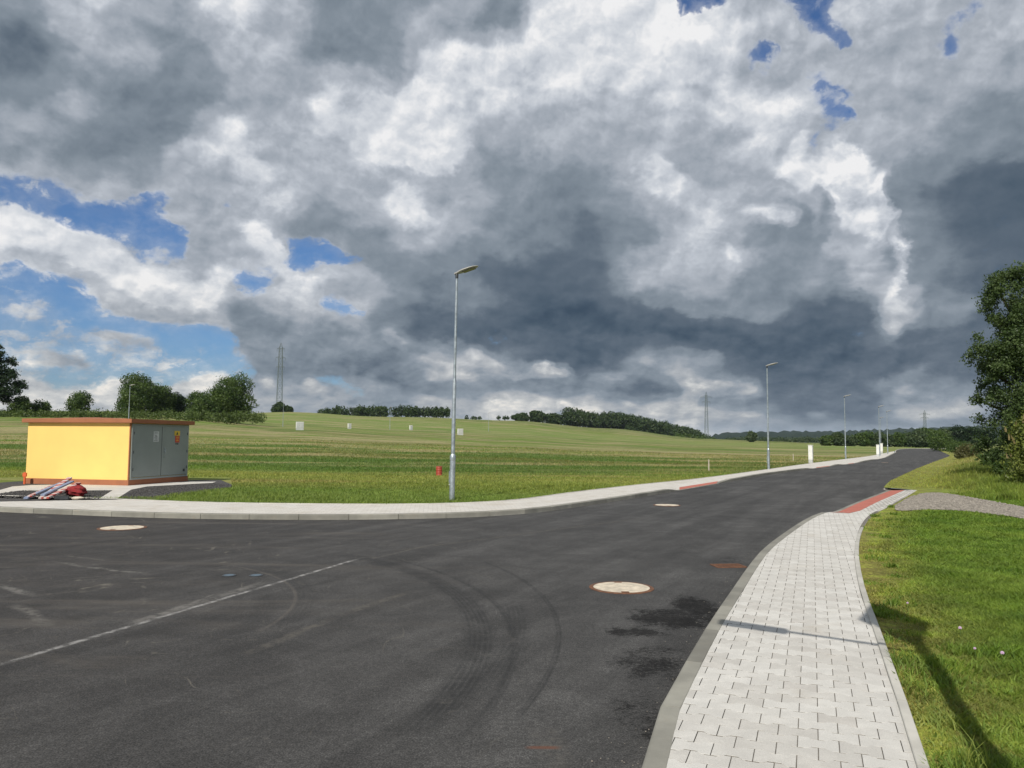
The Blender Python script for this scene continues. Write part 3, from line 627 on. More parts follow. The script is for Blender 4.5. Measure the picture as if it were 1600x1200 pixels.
# ---- far pavement (strip)
fx=np.concatenate([np.arange(-295,1040,22),np.arange(1040,1399,4)])
fo=interp_px(np.array([(px_of(p),p[1]) for p in lk]),fx); bo=interp_px(np.array([(px_of(p),p[1]) for p in lb]),fx)
V=[];Fc=[]
K=5
for i,q in enumerate(fx):
    a=np.array(((q-800)/F*fo[i],fo[i])); b_=np.array(((q-800)/F*bo[i],bo[i]))
    u_a=(b_-a)/np.linalg.norm(b_-a); a=a+u_a*.12
    for k in range(K):
        t=k/(K-1); z=kz_left(q)-.004; t2=min(1,t*1.6); V.append((*(a+(b_-a)*t), z*(1-t2)+.112*t2))
for i in range(len(fx)-1):
    for k in range(K-1):
        j=i*K+k; Fc.append([j,j+K,j+K+1,j+1])
fp=mesh_np('pavement',V,Fc,farpave); tag(fp,kind='structure')
for a_,b_ in drops_px[:3]:
    xs=np.arange(a_+6,b_-2,3.0); V2=[];F2=[]
    for i,q in enumerate(xs):
        f0=np.interp(q,fx,fo); b0=np.interp(q,fx,bo); A_=np.array(((q-800)/F*f0,f0)); B_=np.array(((q-800)/F*b0,b0)); ua=(B_-A_)/np.linalg.norm(B_-A_); A2=A_+ua*.15
        for s_ in (0,.85):
            t=s_/max(.1,np.linalg.norm(B_-A_)-.12); t2=min(1,t*1.6); V2.append((*(A2+ua*s_), (kz_left(q)-.004)*(1-t2)+.112*t2+.006))
    for i in range(len(xs)-1): F2.append([2*i,2*i+2,2*i+3,2*i+1])
    tag(mesh_np('tactile_paving',V2,F2,redpave),kind='structure')

# ---- near pavement of interlocking blocks
PA=R(21.2); cu=np.array((math.cos(PA),-math.sin(PA))); cv=np.array((math.sin(PA),math.cos(PA)))
bl,ph=.2,.1375; hw,hn=.0825,.055
shape=[(-.1,-hw),(-.055,-hw),(-.030,-hn),(.030,-hn),(.055,-hw),(.1,-hw),(.1,hw),(.055,hw),(.030,hn),(-.030,hn),(-.055,hw),(-.1,hw)]
def clip(poly, p0, nrm):
    out=[]; m_=len(poly)
    for i in range(m_):
        a=poly[i]; b_=poly[(i+1)%m_]; da=(a-p0)@nrm; db=(b_-p0)@nrm
        if da>=0: out.append(a)
        if (da>=0)!=(db>=0): out.append(a+(b_-a)*(da/(da-db)))
    return out
rkF=resample(rk,.25); rbF=resample(rb,.25)
def nearest_frame(L, c, side):
    i=int(np.argmin(((L-c)**2).sum(1))); a=L[max(i-1,0)]; b_=L[min(i+1,len(L)-1)]; t=(b_-a)/np.linalg.norm(b_-a)
    return L[i], np.array((-t[1],t[0]))*side
endA=np.array(at(1385,763,.1)); endB=np.array(at(1433,765,.1)); et=(endB-endA)/np.linalg.norm(endB-endA); endN=np.array((et[1],-et[0])); 
if endN[1]>0: endN=-endN
redA=np.array(at(1300,803,.1))
V=[];Fc=[];var=[];MI=[]; Y0RED=at(1300,800,.1)[1]+.1
def pz(p):   # block surface dips to the dropped kerb
    y=p[1]; pk,nk=nearest_frame(rkF,np.array(p),-1); dk=max(0,(np.array(p)-pk)@nk)
    drop=.08*np.clip((y-at(1295,797,.1)[1]+.6)/.9,0,1)
    return .100-drop*np.clip(1-dk/1.1,0,1)
for j in range(-20,225):
    for i in range(-60,90):
        c0=cu*(i*bl+(j%2)*.1)+cv*(j*ph)
        if c0[1]<.5 or c0[1]>30 or c0[0]<-1.5: continue
        p1,n1=nearest_frame(rkF,c0,-1); p2,n2=nearest_frame(rbF,c0,1)
        if (c0-p1)@n1<-.1 or (c0-p2)@n2<-.1: continue
        if j and np.hypot(*(c0-p1))>4: continue
        g=.0022; poly=[c0+cu*(x*(1-g/.1))+cv*(y-np.sign(y)*.0030) for x,y in shape]
        poly=clip(poly,p1+n1*.12,n1)
        if len(poly)>2 and c0[1]>Y0RED: poly=clip(poly,p1+n1*.56,n1)
        if len(poly)>2: poly=clip(poly,p2+n2*.055,n2)
        if len(poly)>2: poly=clip(poly,endA,endN)
        if len(poly)<3: continue
        cc=np.mean(poly,0); v=rng.random(); dz=rng.normal(0,.0007); b0=len(V); m_=len(poly)
        ar=.5*abs(sum(poly[k][0]*poly[(k+1)%m_][1]-poly[(k+1)%m_][0]*poly[k][1] for k in range(m_)))
        if ar<.0004: continue
        base_z=pz(cc); ch=.0012
        for q in poly:
            w_=cc+(q-cc)*(1-ch/.08); V.append((w_[0],w_[1],base_z+dz))
        for q in poly: V.append((q[0],q[1],base_z+dz-.0012))
        for q in poly: V.append((q[0],q[1],base_z-.015))
        Fc.append([b0+k for k in range(m_)]); 
        for lv in (0,1):
            for k in range(m_):
                a=b0+lv*m_+k; b_=b0+lv*m_+(k+1)%m_; Fc.append([a,a+m_,b_+m_,b_])
        var+= [v]*(m_*3); MI+=[0]+[0]*m_+[1]*m_
pv=mesh_np('pavement',V,Fc,[paver,sand],attrs={'var':('POINT',var)}); pv.data.polygons.foreach_set('material_index',np.array(MI,np.int32))
pv.data.update()
bmx=bmesh.new(); bmx.from_mesh(pv.data); bmesh.ops.recalc_face_normals(bmx,faces=bmx.faces); bmx.to_mesh(pv.data); bmx.free(); tag(pv,kind='structure')
# bedding under the joints
V=[];Fc=[]
rk2=resample(rk,.5); 
for i,p in enumerate(rk2):
    q,_=nearest_frame(rbF,p,1); _,n1=nearest_frame(rkF,p,-1); w_=np.linalg.norm(q-p)
    for k in range(5):
        t=k/4; c=(p+n1*.08)*(1-t)+q*t; V.append((c[0],c[1],(pz(c)-.010) if i<len(rk2)-3 else .01))
for i in range(len(rk2)-4):
    for k in range(4): j=i*5+k; Fc.append([j,j+1,j+6,j+5])
tag(mesh_np('paving_bed',V,Fc,sand),kind='structure')
# bedding up to the end of the pavement
ep=[tuple(p) for p in rk[-14:]]+[(rr[0][0]-.05,rr[0][1]),(rr[0][0]+.5,rr[0][1]+1.0),(rb[-1][0]+.6,rb[-1][1]+.9),(rb[-1][0]+.3,rb[-1][1]-.1)]+[tuple(p) for p in rb[-14:-1][::-1]]
sheet('paving_bed',ep,.006,sand)
# red tactile strip by the dropped kerb
V2=[];F2=[]
y0=at(1300,800,.1)[1]; sel=[p for p in rkF if p[1]>y0]
for p in sel:
    _,n1=nearest_frame(rkF,p,-1)
    for s_ in (.132,.34,.56): c=p+n1*s_; V2.append((c[0],c[1],pz(c)+.005))
for i in range(len(sel)-1):
    for k in (0,1): j=3*i+k; F2.append([j,j+1,j+4,j+3])
tag(mesh_np('tactile_paving',V2,F2,redpave),kind='structure')

# ------------------------------------------------------------------ grass blades
def blades(name, P2, h, wdt, dryv, kind='stuff', lean=.35, mt=None, parent=None):
    n_=len(P2); z=H(P2[:,0],P2[:,1])-.01; th=rng.uniform(0,2*np.pi,n_); la=rng.uniform(0,2*np.pi,n_); ln=h*lean*rng.uniform(.3,1.6,n_)
    dxy=np.stack([np.cos(th),np.sin(th)],1)*wdt[:,None]*.5; lv=np.stack([np.cos(la),np.sin(la)],1)*ln[:,None]
    V=np.zeros((n_,5,3),np.float32)
    V[:,0,:2]=P2-dxy; V[:,1,:2]=P2+dxy; V[:,2,:2]=P2+dxy*.8+lv*.35; V[:,3,:2]=P2-dxy*.8+lv*.35; V[:,4,:2]=P2+lv
    V[:,0,2]=z; V[:,1,2]=z; V[:,2,2]=z+h*.55; V[:,3,2]=z+h*.55; V[:,4,2]=z+h*rng.uniform(.8,1,n_)
    b0=np.arange(n_)[:,None]*5
    Fa=np.concatenate([b0+np.array([0,1,2]),b0+np.array([0,2,3]),b0+np.array([3,2,4])],0)
    vr=np.clip(rng.normal(.45,.25,n_),0,1)
    o=mesh_np(name,V,Fa,mt or grassb,parent,attrs={'dry':('POINT',np.repeat(dryv,5)),'var':('POINT',np.repeat(vr,5))})
    return o
def fbm2(x,y,s,seed):
    r=np.random.default_rng(seed); v=np.zeros_like(x); a=1
    for o_ in range(4):
        for _ in range(4):
            k=r.normal(0,1,2)*s*(2**o_); v+=a*np.sin(k[0]*x+k[1]*y+r.uniform(0,6.28))
        a*=.55
    return v/4
gravelpx=[(1398,792),(1425,777),(1450,771.5),(1480,772.5),(1530,781),(1600,794),(1700,812),(1900,845),(1900,900),(1700,840),(1600,812),(1560,806),(1500,799),(1450,797),(1405,799)]
gravelw=cat([at(*p,.08) for p in gravelpx]+[at(1398,792,.08)],4)[:-1]
def samp(n_, p0,p1, d0,d1, pw=1.0):
    u=rng.random(n_); d=(d0**(-pw)+(d1**(-pw)-d0**(-pw))*u)**(-1/pw) if pw else d0+(d1-d0)*u
    px=rng.uniform(p0,p1,n_); return np.stack([(px-800)/F*d,d],1)
outl=np.array(outline)
def keep(P2, ex_gravel=True, mg=.02):
    k=~inside(P2,outline)
    if ex_gravel: k&=~inside(P2,gravelw+rng.normal(0,0,gravelw.shape))
    return P2[k]
substA=np.array([at(-120,770,.1),at(-120,745,.1),at(360,745,.1),at(365,762,.1),at(240,778,.1),at(-120,778,.1)])
# near right verge
P2=keep(samp(620000,1330,1720,3.0,24,1.0))
f1=fbm2(P2[:,0],P2[:,1],1.2,3); f2=fbm2(P2[:,0],P2[:,1],4,4); dk=dist_poly(P2,rb)
thin=np.exp(-(dk/.55)**2)*.8; bare=(f2>.75)&(dk<1.3)
k=(rng.random(len(P2))>thin*.75)&(~bare|(rng.random(len(P2))>.7)); P2=P2[k]; f1=f1[k]; f2=f2[k]; dk=dk[k]
hh=(.05+.028*f1+.018*f2)*rng.uniform(.5,1.4,len(P2)); hh=np.clip(hh,.018,.16)*np.clip(.35+dk/1.2,.35,1.15)
blades('grass',P2,hh,.0035+P2[:,1]*.0009*rng.uniform(.7,1.3,len(P2)),np.maximum(np.exp(-(dk/.6)**2)*.9,np.exp(-(dist_poly(P2,rr)/3.0)**2)),lean=.8); g1=bpy.context.scene.collection.objects['grass']
cc_=keep(samp(420,1340,1700,3.2,22,1.0)); P3=np.repeat(cc_,70,0)+rng.normal(0,1,(len(cc_)*70,2))*np.repeat(rng.uniform(.03,.13,len(cc_)),70)[:,None]; P3=keep(P3)
hs_=rng.uniform(.06,.17,len(P3))*np.clip(.5+.5*fbm2(P3[:,0],P3[:,1],2,31),.3,1.3)
g2=blades('grass_clumps',P3,hs_,.004+P3[:,1]*.001+(rng.random(len(P3))<.25)*.006,np.zeros(len(P3)),lean=.7); tag(g2,'taller darker grass and weed clumps scattered through the near lawn','grass',kind='stuff')
tag(g1,'short green lawn grass beside the near block pavement','grass',kind='stuff')
# mown field left of the road
P2=keep(samp(430000,-60,1420,16.5,85,1.0)); P2=P2[~inside(P2,substA)]; P2=P2[P2[:,1]>15]; P2=P2[dist_poly(P2,np.concatenate([rb,rr]))>dist_poly(P2,lb)]
f1=fbm2(P2[:,0]*.4,P2[:,1],.8,5); hh=np.clip(.07+.03*f1,.03,.15)*rng.uniform(.6,1.4,len(P2))
dk=dist_poly(P2,lb)
tag(blades('grass',P2,hh*(1+P2[:,1]*.006),.004+P2[:,1]*.0006,np.zeros(len(P2)),lean=.5),'mown field grass beyond the far pavement with dry and green bands','grass',kind='stuff')
# tall verge grass at the right of the bend and round the tree foot
P2=keep(samp(120000,1385,1700,21.5,110,.8)); d_=P2[:,1]; pxx=800+F*P2[:,0]/d_
band_=np.clip((dist_poly(P2,rr)-.5)/2.4,.30,1)*np.clip((dist_poly(P2,rb)-.9)/1.6,0,1)
sel=(rng.random(len(P2))<band_); P2=P2[sel]; bb=band_[sel]; f1=fbm2(P2[:,0],P2[:,1],.9,9)
hh=(.06+.80*np.clip(bb-.3,0,1)*np.clip(.65+.5*f1,0.1,1.4))*rng.uniform(.5,1.1,len(P2))
tag(blades('tall_grass',P2,hh,.010+P2[:,1]*.0006,np.maximum(.25,np.exp(-(dist_poly(P2,rr)/3.0)**2)),lean=.35),'tall seeding meadow grass on the bank right of the bend','tall grass',kind='stuff')
# foreground weed tuft
c=np.array(at(1530,1215,.08)); P2=c+rng.normal(0,.045,(60,2))
tag(blades('grass_tuft',P2,rng.uniform(.12,.26,60),np.full(60,.006),.3*np.ones(60),lean=.5),'tall wispy grass tuft in the lower right corner of the lawn','grass tuft')

# gravel
gm=mat('crushed_gravel',(.27,.245,.21),.95,0,.35,14,.02,60,.3)
sheet('gravel_path',[tuple(p) for p in gravelw],.095,gm)
def stones(name, P2, s, z, mt, label, kind='stuff'):
    ico=bmesh.new(); bmesh.ops.create_icosphere(ico,subdivisions=1,radius=1); iv=np.array([v.co[:] for v in ico.verts]); fi=np.array([[v.index for v in f_.verts] for f_ in ico.faces]); ico.free()
    iv=iv[:12] if len(iv)==12 else iv; n_=len(P2); V=iv[None]*s[:,None,None]*rng.uniform(.6,1.2,(n_,1,3))*rng.uniform(.8,1.2,(n_,len(iv),1))
    th=rng.uniform(0,6.28,n_); c_,s_=np.cos(th),np.sin(th); V=np.stack([V[...,0]*c_[:,None]-V[...,1]*s_[:,None],V[...,0]*s_[:,None]+V[...,1]*c_[:,None],V[...,2]*.7],-1)
    V[...,:2]+=P2[:,None]; V[...,2]+=z
    o=mesh_np(name,V.reshape(-1,3),(fi[None]+np.arange(n_)[:,None,None]*len(iv)).reshape(-1,3),mt)
    return tag(o,label,'gravel',kind=kind)
P2=samp(26000,1385,1640,15.5,25,0); P2=P2[inside(P2,gravelw)]
stones('gravel',P2,rng.uniform(.012,.042,len(P2)),.10,gm,'grey crushed stone spread on the path by the pavement end')

P2=rkF[rng.integers(8,len(rkF)-6,900)]+rng.normal(0,.02,(900,2)); nn_=np.array([nearest_frame(rkF,p,-1)[1] for p in P2]); P2=P2-nn_*(.02+np.abs(rng.normal(0,.13,900)))[:,None]
stones('grit',P2,rng.uniform(.0015,.0055,900),.002,gm,'fine loose grit lying on the asphalt along the near kerb')
# ------------------------------------------------------------------ substation
a=np.array(at(45,756,.12)); b_=np.array(at(205,757.5,.12)); c3=np.array(at(297,750.5,.12))
th_=R(-12); ex_=np.array((math.cos(th_),math.sin(th_))); ey_=np.array((-ex_[1],ex_[0])); b_=np.array((xat(205.5,24.4),24.4))
def hit(p,d,px): k=(px-800)/F; return (k*p[1]-p[0])/(d[0]-k*d[1])
Lw=float(hit(b_,-ex_,46)); Dw=float(hit(b_,ey_,297)); a=b_-ex_*Lw
Hs=CAMZ+b_[1]*(hor(207)-661)/F-.12
ang=math.atan2(ex_[1],ex_[0]); sub=empty('transformer_substation',(float(a[0]),float(a[1]),.12),ang)
tag(sub,'small yellow electricity substation kiosk with terracotta roof and grey steel doors','substation')
pl=.17
MB().box((Lw/2,Dw/2,Hs/2+pl/2),(Lw,Dw,Hs-pl)).build('wall',yellow,sub)
MB().box((Lw/2,Dw/2,pl/2-.06),(Lw+.03,Dw+.03,pl+.12)).build('plinth',orange,sub)
m=MB(); 
for x_,y_ in ((Lw,0),): m.box((x_-.01,y_+.01,Hs/2+pl/2),(.035,.035,Hs-pl-.01))
m.build('corner_trim',orange,sub)
# shallow hipped roof slab
ov=.13; rb_=bmesh.new(); zr=Hs
lo=[rb_.verts.new((x_,y_,zr)) for x_,y_ in ((-ov,-ov),(Lw+ov,-ov),(Lw+ov,Dw+ov),(-ov,Dw+ov))]
mi=[rb_.verts.new((x_,y_,zr+.13)) for x_,y_ in ((-ov,-ov),(Lw+ov,-ov),(Lw+ov,Dw+ov),(-ov,Dw+ov))]
tp=[rb_.verts.new((x_,y_,zr+.19)) for x_,y_ in ((Lw*.45,.6),(Lw*.55,.6),(Lw*.55,Dw-.6),(Lw*.45,Dw-.6))]
rb_.faces.new(lo[::-1]); rb_.faces.new(tp)
for q,w_ in ((lo,mi),(mi,tp)):
    for k in range(4): rb_.faces.new((q[k],q[(k+1)%4],w_[(k+1)%4],w_[k]))
bmesh.ops.bevel(rb_,geom=[e_ for e_ in rb_.edges if abs(e_.verts[0].co.z-e_.verts[1].co.z)<.001],offset=.008,segments=2,affect='EDGES')
mbr=MB(); mbr.bm.free(); mbr.bm=rb_; mbr.build('roof',orange,sub)
# door side on +x face: frame, two leaves
xd=Lw
fr=MB(); fw_=.05
fr.box((xd+.015,Dw/2,pl+.03),(.03,Dw-.10,.06)).box((xd+.015,Dw/2,Hs-.05),(.03,Dw-.10,.06)).box((xd+.015,.08,Hs/2+pl/2),(.034,.06,Hs-pl-.03)).box((xd+.015,Dw-.08,Hs/2+pl/2),(.034,.06,Hs-pl-.03))
fr.build('door_frame',dgrey2,sub)
dy0,dy1=.115,Dw-.115; mid_=dy0+(dy1-dy0)*.50
for q0,q1,nm in ((dy0,mid_-.006,0),(mid_+.006,dy1,1)):
    d_=MB().box((xd+.022,(q0+q1)/2,Hs/2+pl/2),(.03,q1-q0,Hs-pl-.15),bev=.004).build('door',dgrey,sub)
    for zz_ in (.45,1.0,1.6): MB().lathe([(.011,0),(.011,.09)],(xd+.045,(q0+.02 if nm==0 else q1-.02),zz_),8).build('hinge',darkmetal,d_)
    if nm==0:
        MB().box((xd+.041,q1-.30,Hs-.42),(.006,.27,.34)).build('notice_sign',signwhite,d_)
        t_=MB()
        for k,(w_,z_) in enumerate(((.20,-.30),(.10,-.39),(.12,-.42),(.16,-.46),(.13,-.50),(.20,-.545))): t_.box((xd+.046,q1-.30+(.0 if k%2==0 else -.02),Hs+z_),(.003,w_*.9,.012))
        t_.build('sign_text',darkmetal,d_.children[-1])
        MB().box((xd+.045,q1+.02,Hs/2+pl/2),(.012,.025,Hs-pl-.18)).build('astragal',dgrey2,d_)
    else:
        h_=MB().box((xd+.048,q0+.14,Hs*.56),(.02,.035,.17),bev=.006).tube([(xd+.06,q0+.14,Hs*.56+.03),(xd+.085,q0+.14,Hs*.56+.01),(xd+.085,q0+.14,Hs*.56-.13)],.012); h_.build('handle',galv,d_)
        MB().box((xd+.048,q0+.14,Hs*.44),(.014,.04,.06),bev=.005).build('lock',galv,d_)
        yc=q1-.60
        s1=MB().box((xd+.041,yc,Hs-.30),(.006,.30,.16)).build('warning_sign',signyel,d_)
        bt=bmesh.new()
        tri=[bt.verts.new((xd+.0465,yc+y_,Hs-.30+z_)) for y_,z_ in ((-.055,-.05),(.055,-.05),(0,.055))]; tri2=[bt.verts.new((xd+.0455,v_.co.y,v_.co.z)) for v_ in tri]
        bt.faces.new(tri); bt.faces.new(tri2[::-1])
        for k in range(3): bt.faces.new((tri[k],tri[(k+1)%3],tri2[(k+1)%3],tri2[k]))
        mt_=MB(); mt_.bm.free(); mt_.bm=bt; mt_.build('warning_triangle',signblk,s1)
        s2=MB().box((xd+.041,yc+.02,Hs-.50),(.006,.23,.23)).build('prohibition_sign',signred,d_)
        t_=MB()
        for w_,z_ in ((.15,-.43),(.14,-.465),(.09,-.53),(.15,-.56)): t_.box((xd+.046,yc+.02,Hs+z_),(.003,w_,.014))
        t_.build('sign_text',signyel,s2)
        for yo in (-.04,.05): MB().box((xd+.041,yc+yo,Hs-.66),(.004,.05,.055)).build('number_plate',signblk,d_)
        MB().box((xd+.041,q1-.16,pl+.22),(.006,.10,.09)).build('number_plate',signblk,d_)
# small vents on the long yellow side
# apron and gravel beds round the kiosk
def pxs_sheet(name, pxl, z, mt, kind='structure'): return sheet(name,[at(*p,z) for p in pxl],z,mt,kind=kind)
slab=pave_sheet('slab_paving',(.58,.56,.52),(.40,.38,.35),.05,.3,.3)
dgm=mat('dark_chippings',(.075,.072,.07),.95,0,.4,25,.01,90,.3)
pxs_sheet('gravel_bed',[(-60,784.5),(-60,758),(30,752),(345,750),(362,757),(360,763),(240,780),(185,780.5)],.112,dgm)
pxs_sheet('path',[(-60,779),(0,765.5),(20,760),(48,758),(305,752.5),(338,752.5),(332,754.5),(230,760),(205,765),(182,779.5),(155,779),(176,766),(30,766.5),(0,771),(-60,781)],.122,slab)
P2=samp(9000,-10,365,18,27,0); P2=P2[inside(P2,np.array([at(*p,.11) for p in [(-60,779),(0,771),(30,767),(172,767),(153,780)]]))|inside(P2,np.array([at(*p,.11) for p in [(186,780),(208,766),(232,761),(335,755),(360,757),(355,763),(240,779)]]))]
stones('chippings',P2,rng.uniform(.01,.028,len(P2)),.118,dgm,'dark grey chippings laid round the yellow substation')

# ------------------------------------------------------------------ street lamps
def make_lamp():
    r=empty('street_lamp',(0,0,0))
    MB().lathe([(.070,-.2),(.070,1.10),(.066,1.14),(.050,1.19)],n=20).build('pole_base',galv,r,True)
    MB().lathe([(.074,1.03),(.076,1.05),(.076,1.14),(.051,1.195)],n=20,cap=False).build('collar',galv,r,True)
    MB().lathe([(.050,1.18),(.048,3.05),(.036,3.12)],n=18).build('pole_shaft',galv,r,True)
    MB().lathe([(.036,3.11),(.030,5.80)],n=16).build('pole_top',galv,r,True)
    MB().box((-.070,0,.62),(.012,.10,.30),bev=.004).build('access_door',galv,r)
    MB().lathe([(.02,0),(.02,.03)],(-.075,.03,.42),8,Matrix.Rotation(R(-90),4,'Y')).build('bolt',white,r)
    tilt=Matrix.Rotation(R(-14),4,'Y')
    h=MB(); 
    sec=[(-.06,.04,.035),(.02,.05,.045),(.10,.09,.055),(.22,.125,.055),(.40,.13,.045),(.54,.105,.03),(.62,.05,.015)]
    rings=[]
    for x_,w_,t_ in sec:
        rings.append([h.bm.verts.new(Matrix.Translation((0,0,5.83))@tilt@Vector((x_,w_*math.cos(q),t_*math.sin(q)*(1.0 if math.sin(q)>0 else .45)))) for q in np.linspace(0,2*math.pi,16,endpoint=False)])
    for p_,q_ in zip(rings[:-1],rings[1:]):
        for k in range(16): h.bm.faces.new((p_[k],p_[(k+1)%16],q_[(k+1)%16],q_[k]))
    h.bm.faces.new(rings[0][::-1]); h.bm.faces.new(rings[-1])
    hd=h.build('lamp_head',headgrey,r,True)
    g=MB().box(Matrix.Translation((0,0,5.83))@tilt@Vector((.35,0,-.026)),(.34,.17,.014),rot=tilt,bev=.004); g.build('lens',lens,hd)
    MB().lathe([(.038,5.70),(.041,5.83),(.026,5.86)],n=14).build('spigot',darkmetal,r,True)
    return r
lamp0=make_lamp(); lamps=[]
def lamp_at(x,y,rz,label,first=False,grp='street lamps along the new road',lean=0,s=1):
    o=lamp0 if first else copy_tree(lamp0)
    o.location=(x,y,H1(x,y)); o.rotation_euler=(0,lean,rz) ; o.scale=(s,s,s); tag(o,label,'street lamp',grp); return o
x,y=at(706,783,.09); lamp_at(x,y,R(-25),'tall galvanised street lamp standing alone in the grass behind the kerb, the nearest lamp',True,lean=R(.6))
x,y=at(1201,734,.09); lamp_at(x,y,R(-30),'galvanised street lamp at the pavement edge left of the single white cabinet')
x,y=at(1321.5,717.5,.09); lamp_at(x,y,R(-30),'galvanised street lamp at the pavement edge right of the single white cabinet')
x,y=xat(1373.5,92),92; lamp_at(x,y,R(-30),'street lamp standing right beside the white cabinet at the bend, taller-looking of the close pair')
x,y=xat(1386,106),106; lamp_at(x,y,R(-30),'rightmost street lamp, at the tip of the pavement where the road bends')
x,y=xat(1375.5,134),134; lamp_at(x,y,R(-30),'small distant street lamp between the two lamps at the bend')
for px,d,l in ((202,100,'distant street lamp rising behind the substation roof'),(443,176,'distant street lamp on the slope below the lattice pylon'),(610,200,'distant thin street lamp on the slope below the long copse'),(764,245,'faintest street lamp on the slope, right of the nearest lamp')):
    lamp_at(xat(px,d),d,R(20),l,grp='distant street lamps on the slope')

# solar lamp standing just right of the photographer; its shadow lies on the pavement
sl=empty('solar_street_lamp',(1.86,2.55,.08)); tag(sl,'solar street lamp in the lawn right of the pavement, throwing the panel shadow','street lamp')
MB().lathe([(.065,-.1),(.065,1.6),(.055,1.7),(.045,4.15)],n=16).build('pole',galv,sl,True)
arm=MB().tube([(0,0,3.20),(-.35,0,3.30),(-1.02,0,3.45)],.022); arm=arm.build('arm',galv,sl,True); arm.rotation_euler.z=R(-21)
hd_=MB().box((-1.24,0,3.50),(.58,.20,.05),rot=Matrix.Rotation(R(13),4,'Y'),bev=.02).build('lamp_head',headgrey,sl); hd_.rotation_euler.z=R(-21)
rp=Matrix.Translation((0,0,4.16))@Matrix.Rotation(R(57),4,'Z')@Matrix.Rotation(R(60),4,'X')
rp=Matrix.Translation((-.10,.0,0))@rp; pp_=MB(); pp_.box((0,0,0),(.84,.68,.035)); bmesh.ops.transform(pp_.bm,matrix=rp,verts=pp_.bm.verts); pn=pp_.build('solar_panel',solar,sl)
fr=MB(); 
for q in ((0,.34,.88,.03),(0,-.34,.88,.03),(.43,0,.03,.70),(-.43,0,.03,.70)): fr.box((q[0],q[1],0),(q[2],q[3],.05))
bmesh.ops.transform(fr.bm,matrix=rp,verts=fr.bm.verts); fr.build('panel_frame',galv,pn)
MB().box((0,.05,3.9),(.25,.16,.32),bev=.01).build('battery_box',whitegrey,sl)

# ------------------------------------------------------------------ cabinets
def make_cab(w,d,h,doors=1):
    r=empty('utility_cabinet',(0,0,0))
    MB().box((0,0,.10),(w*.96,d*.94,.34)).build('plinth',whitegrey,r)
    MB().box((0,0,.27+(h-.33)/2),(w,d,h-.33),bev=.008).build('body',white,r)
    m_=MB().box((0,0,h-.03),(w+.05,d+.05,.05),bev=.012); m_.build('lid',white,r)
    for k in range(doors):
        ww=w/doors; dr=MB().box((-w/2+ww*(k+.5),-d/2-.006,.27+(h-.36)/2),(ww-.04,.012,h-.42),bev=.003).build('door',whitegrey,r)
        MB().box((-w/2+ww*(k+.5)+ww*.32,-d/2-.018,h*.55),(.025,.014,.10),bev=.003).build('handle',darkmetal,dr)
    return r
def place_cab(r,px,d,rz,label,z=None,s=1):
    x=xat(px,d); r.location=(x,d,H1(x,d) if z is None else z); r.rotation_euler=(0,0,rz); tag(r,label,'cabinet','white utility cabinets'); r.scale=(s,s,s)
c1=make_cab(.36,.28,1.35); xx,yy=at(1267,724,.09); c1.location=(xx,yy,.09); c1.rotation_euler=(0,0,R(60)); tag(c1,'tall white utility cabinet standing alone at the pavement between two lamps','cabinet','white utility cabinets')
c2=copy_tree(c1); place_cab(c2,1370.5,87,R(60),'white utility cabinet left of the close pair of lamps at the bend')
c3_=copy_tree(c1); place_cab(c3_,1376.5,112,R(60),'smaller distant white cabinet between the lamp posts at the bend',s=1.1)
w1=make_cab(1.15,.40,1.30,2); place_cab(w1,469.5,121,R(28),'wide white cabinet on the slope, right of the lamp under the pylon')
w2=copy_tree(w1); place_cab(w2,720,157,R(28),'wide white cabinet just right of the nearest lamp post')
n1_=make_cab(.8,.45,1.30,1); place_cab(n1_,547,186,R(40),'small white cabinet left of the thin lamp on the slope')
n2_=copy_tree(n1_); place_cab(n2_,643,206,R(40),'small white cabinet right of the thin lamp on the slope')

# red corrugated drum in the field
x,y=at(686,744,.08); dr=empty('red_drum',(x,y,.05)); tag(dr,'short red ribbed plastic drum standing in the grass left of the nearest lamp','drum')
prof=[]
for k in range(24):
    prof.append((.125+(.012 if k%4<2 else 0), k*.018))
MB().lathe(prof,n=22).build('drum_body',redp,dr,True); MB().lathe([(.138,.425),(.138,.445),(.10,.45)],n=22).build('drum_lid',redp,dr,True)
# stakes
x,y=at(1107.5,736,.08); st=MB().box((0,0,.3),(.06,.05,.68),bev=.006).build('wooden_stake',wood); st.location=(x,y,.05); tag(st,'pale wooden stake in the field by the first red kerb crossing','stake')
x,y=at(1239.5,721,.08); s2=st.copy(); COL.objects.link(s2); s2.location=(x,y,.05); tag(s2,'pale wooden stake left of the tall white cabinet','stake')
x,y=at(38,757,.1); s3=MB().box((0,0,.2),(.05,.05,.42),bev=.005).box((0,0,.33),(.11,.06,.12)).build('marker_stake',mat('orange_marker',(.7,.13,.04),.6)); s3.location=(x,y,.08); tag(s3,'short orange marker stake at the left corner of the substation','stake')

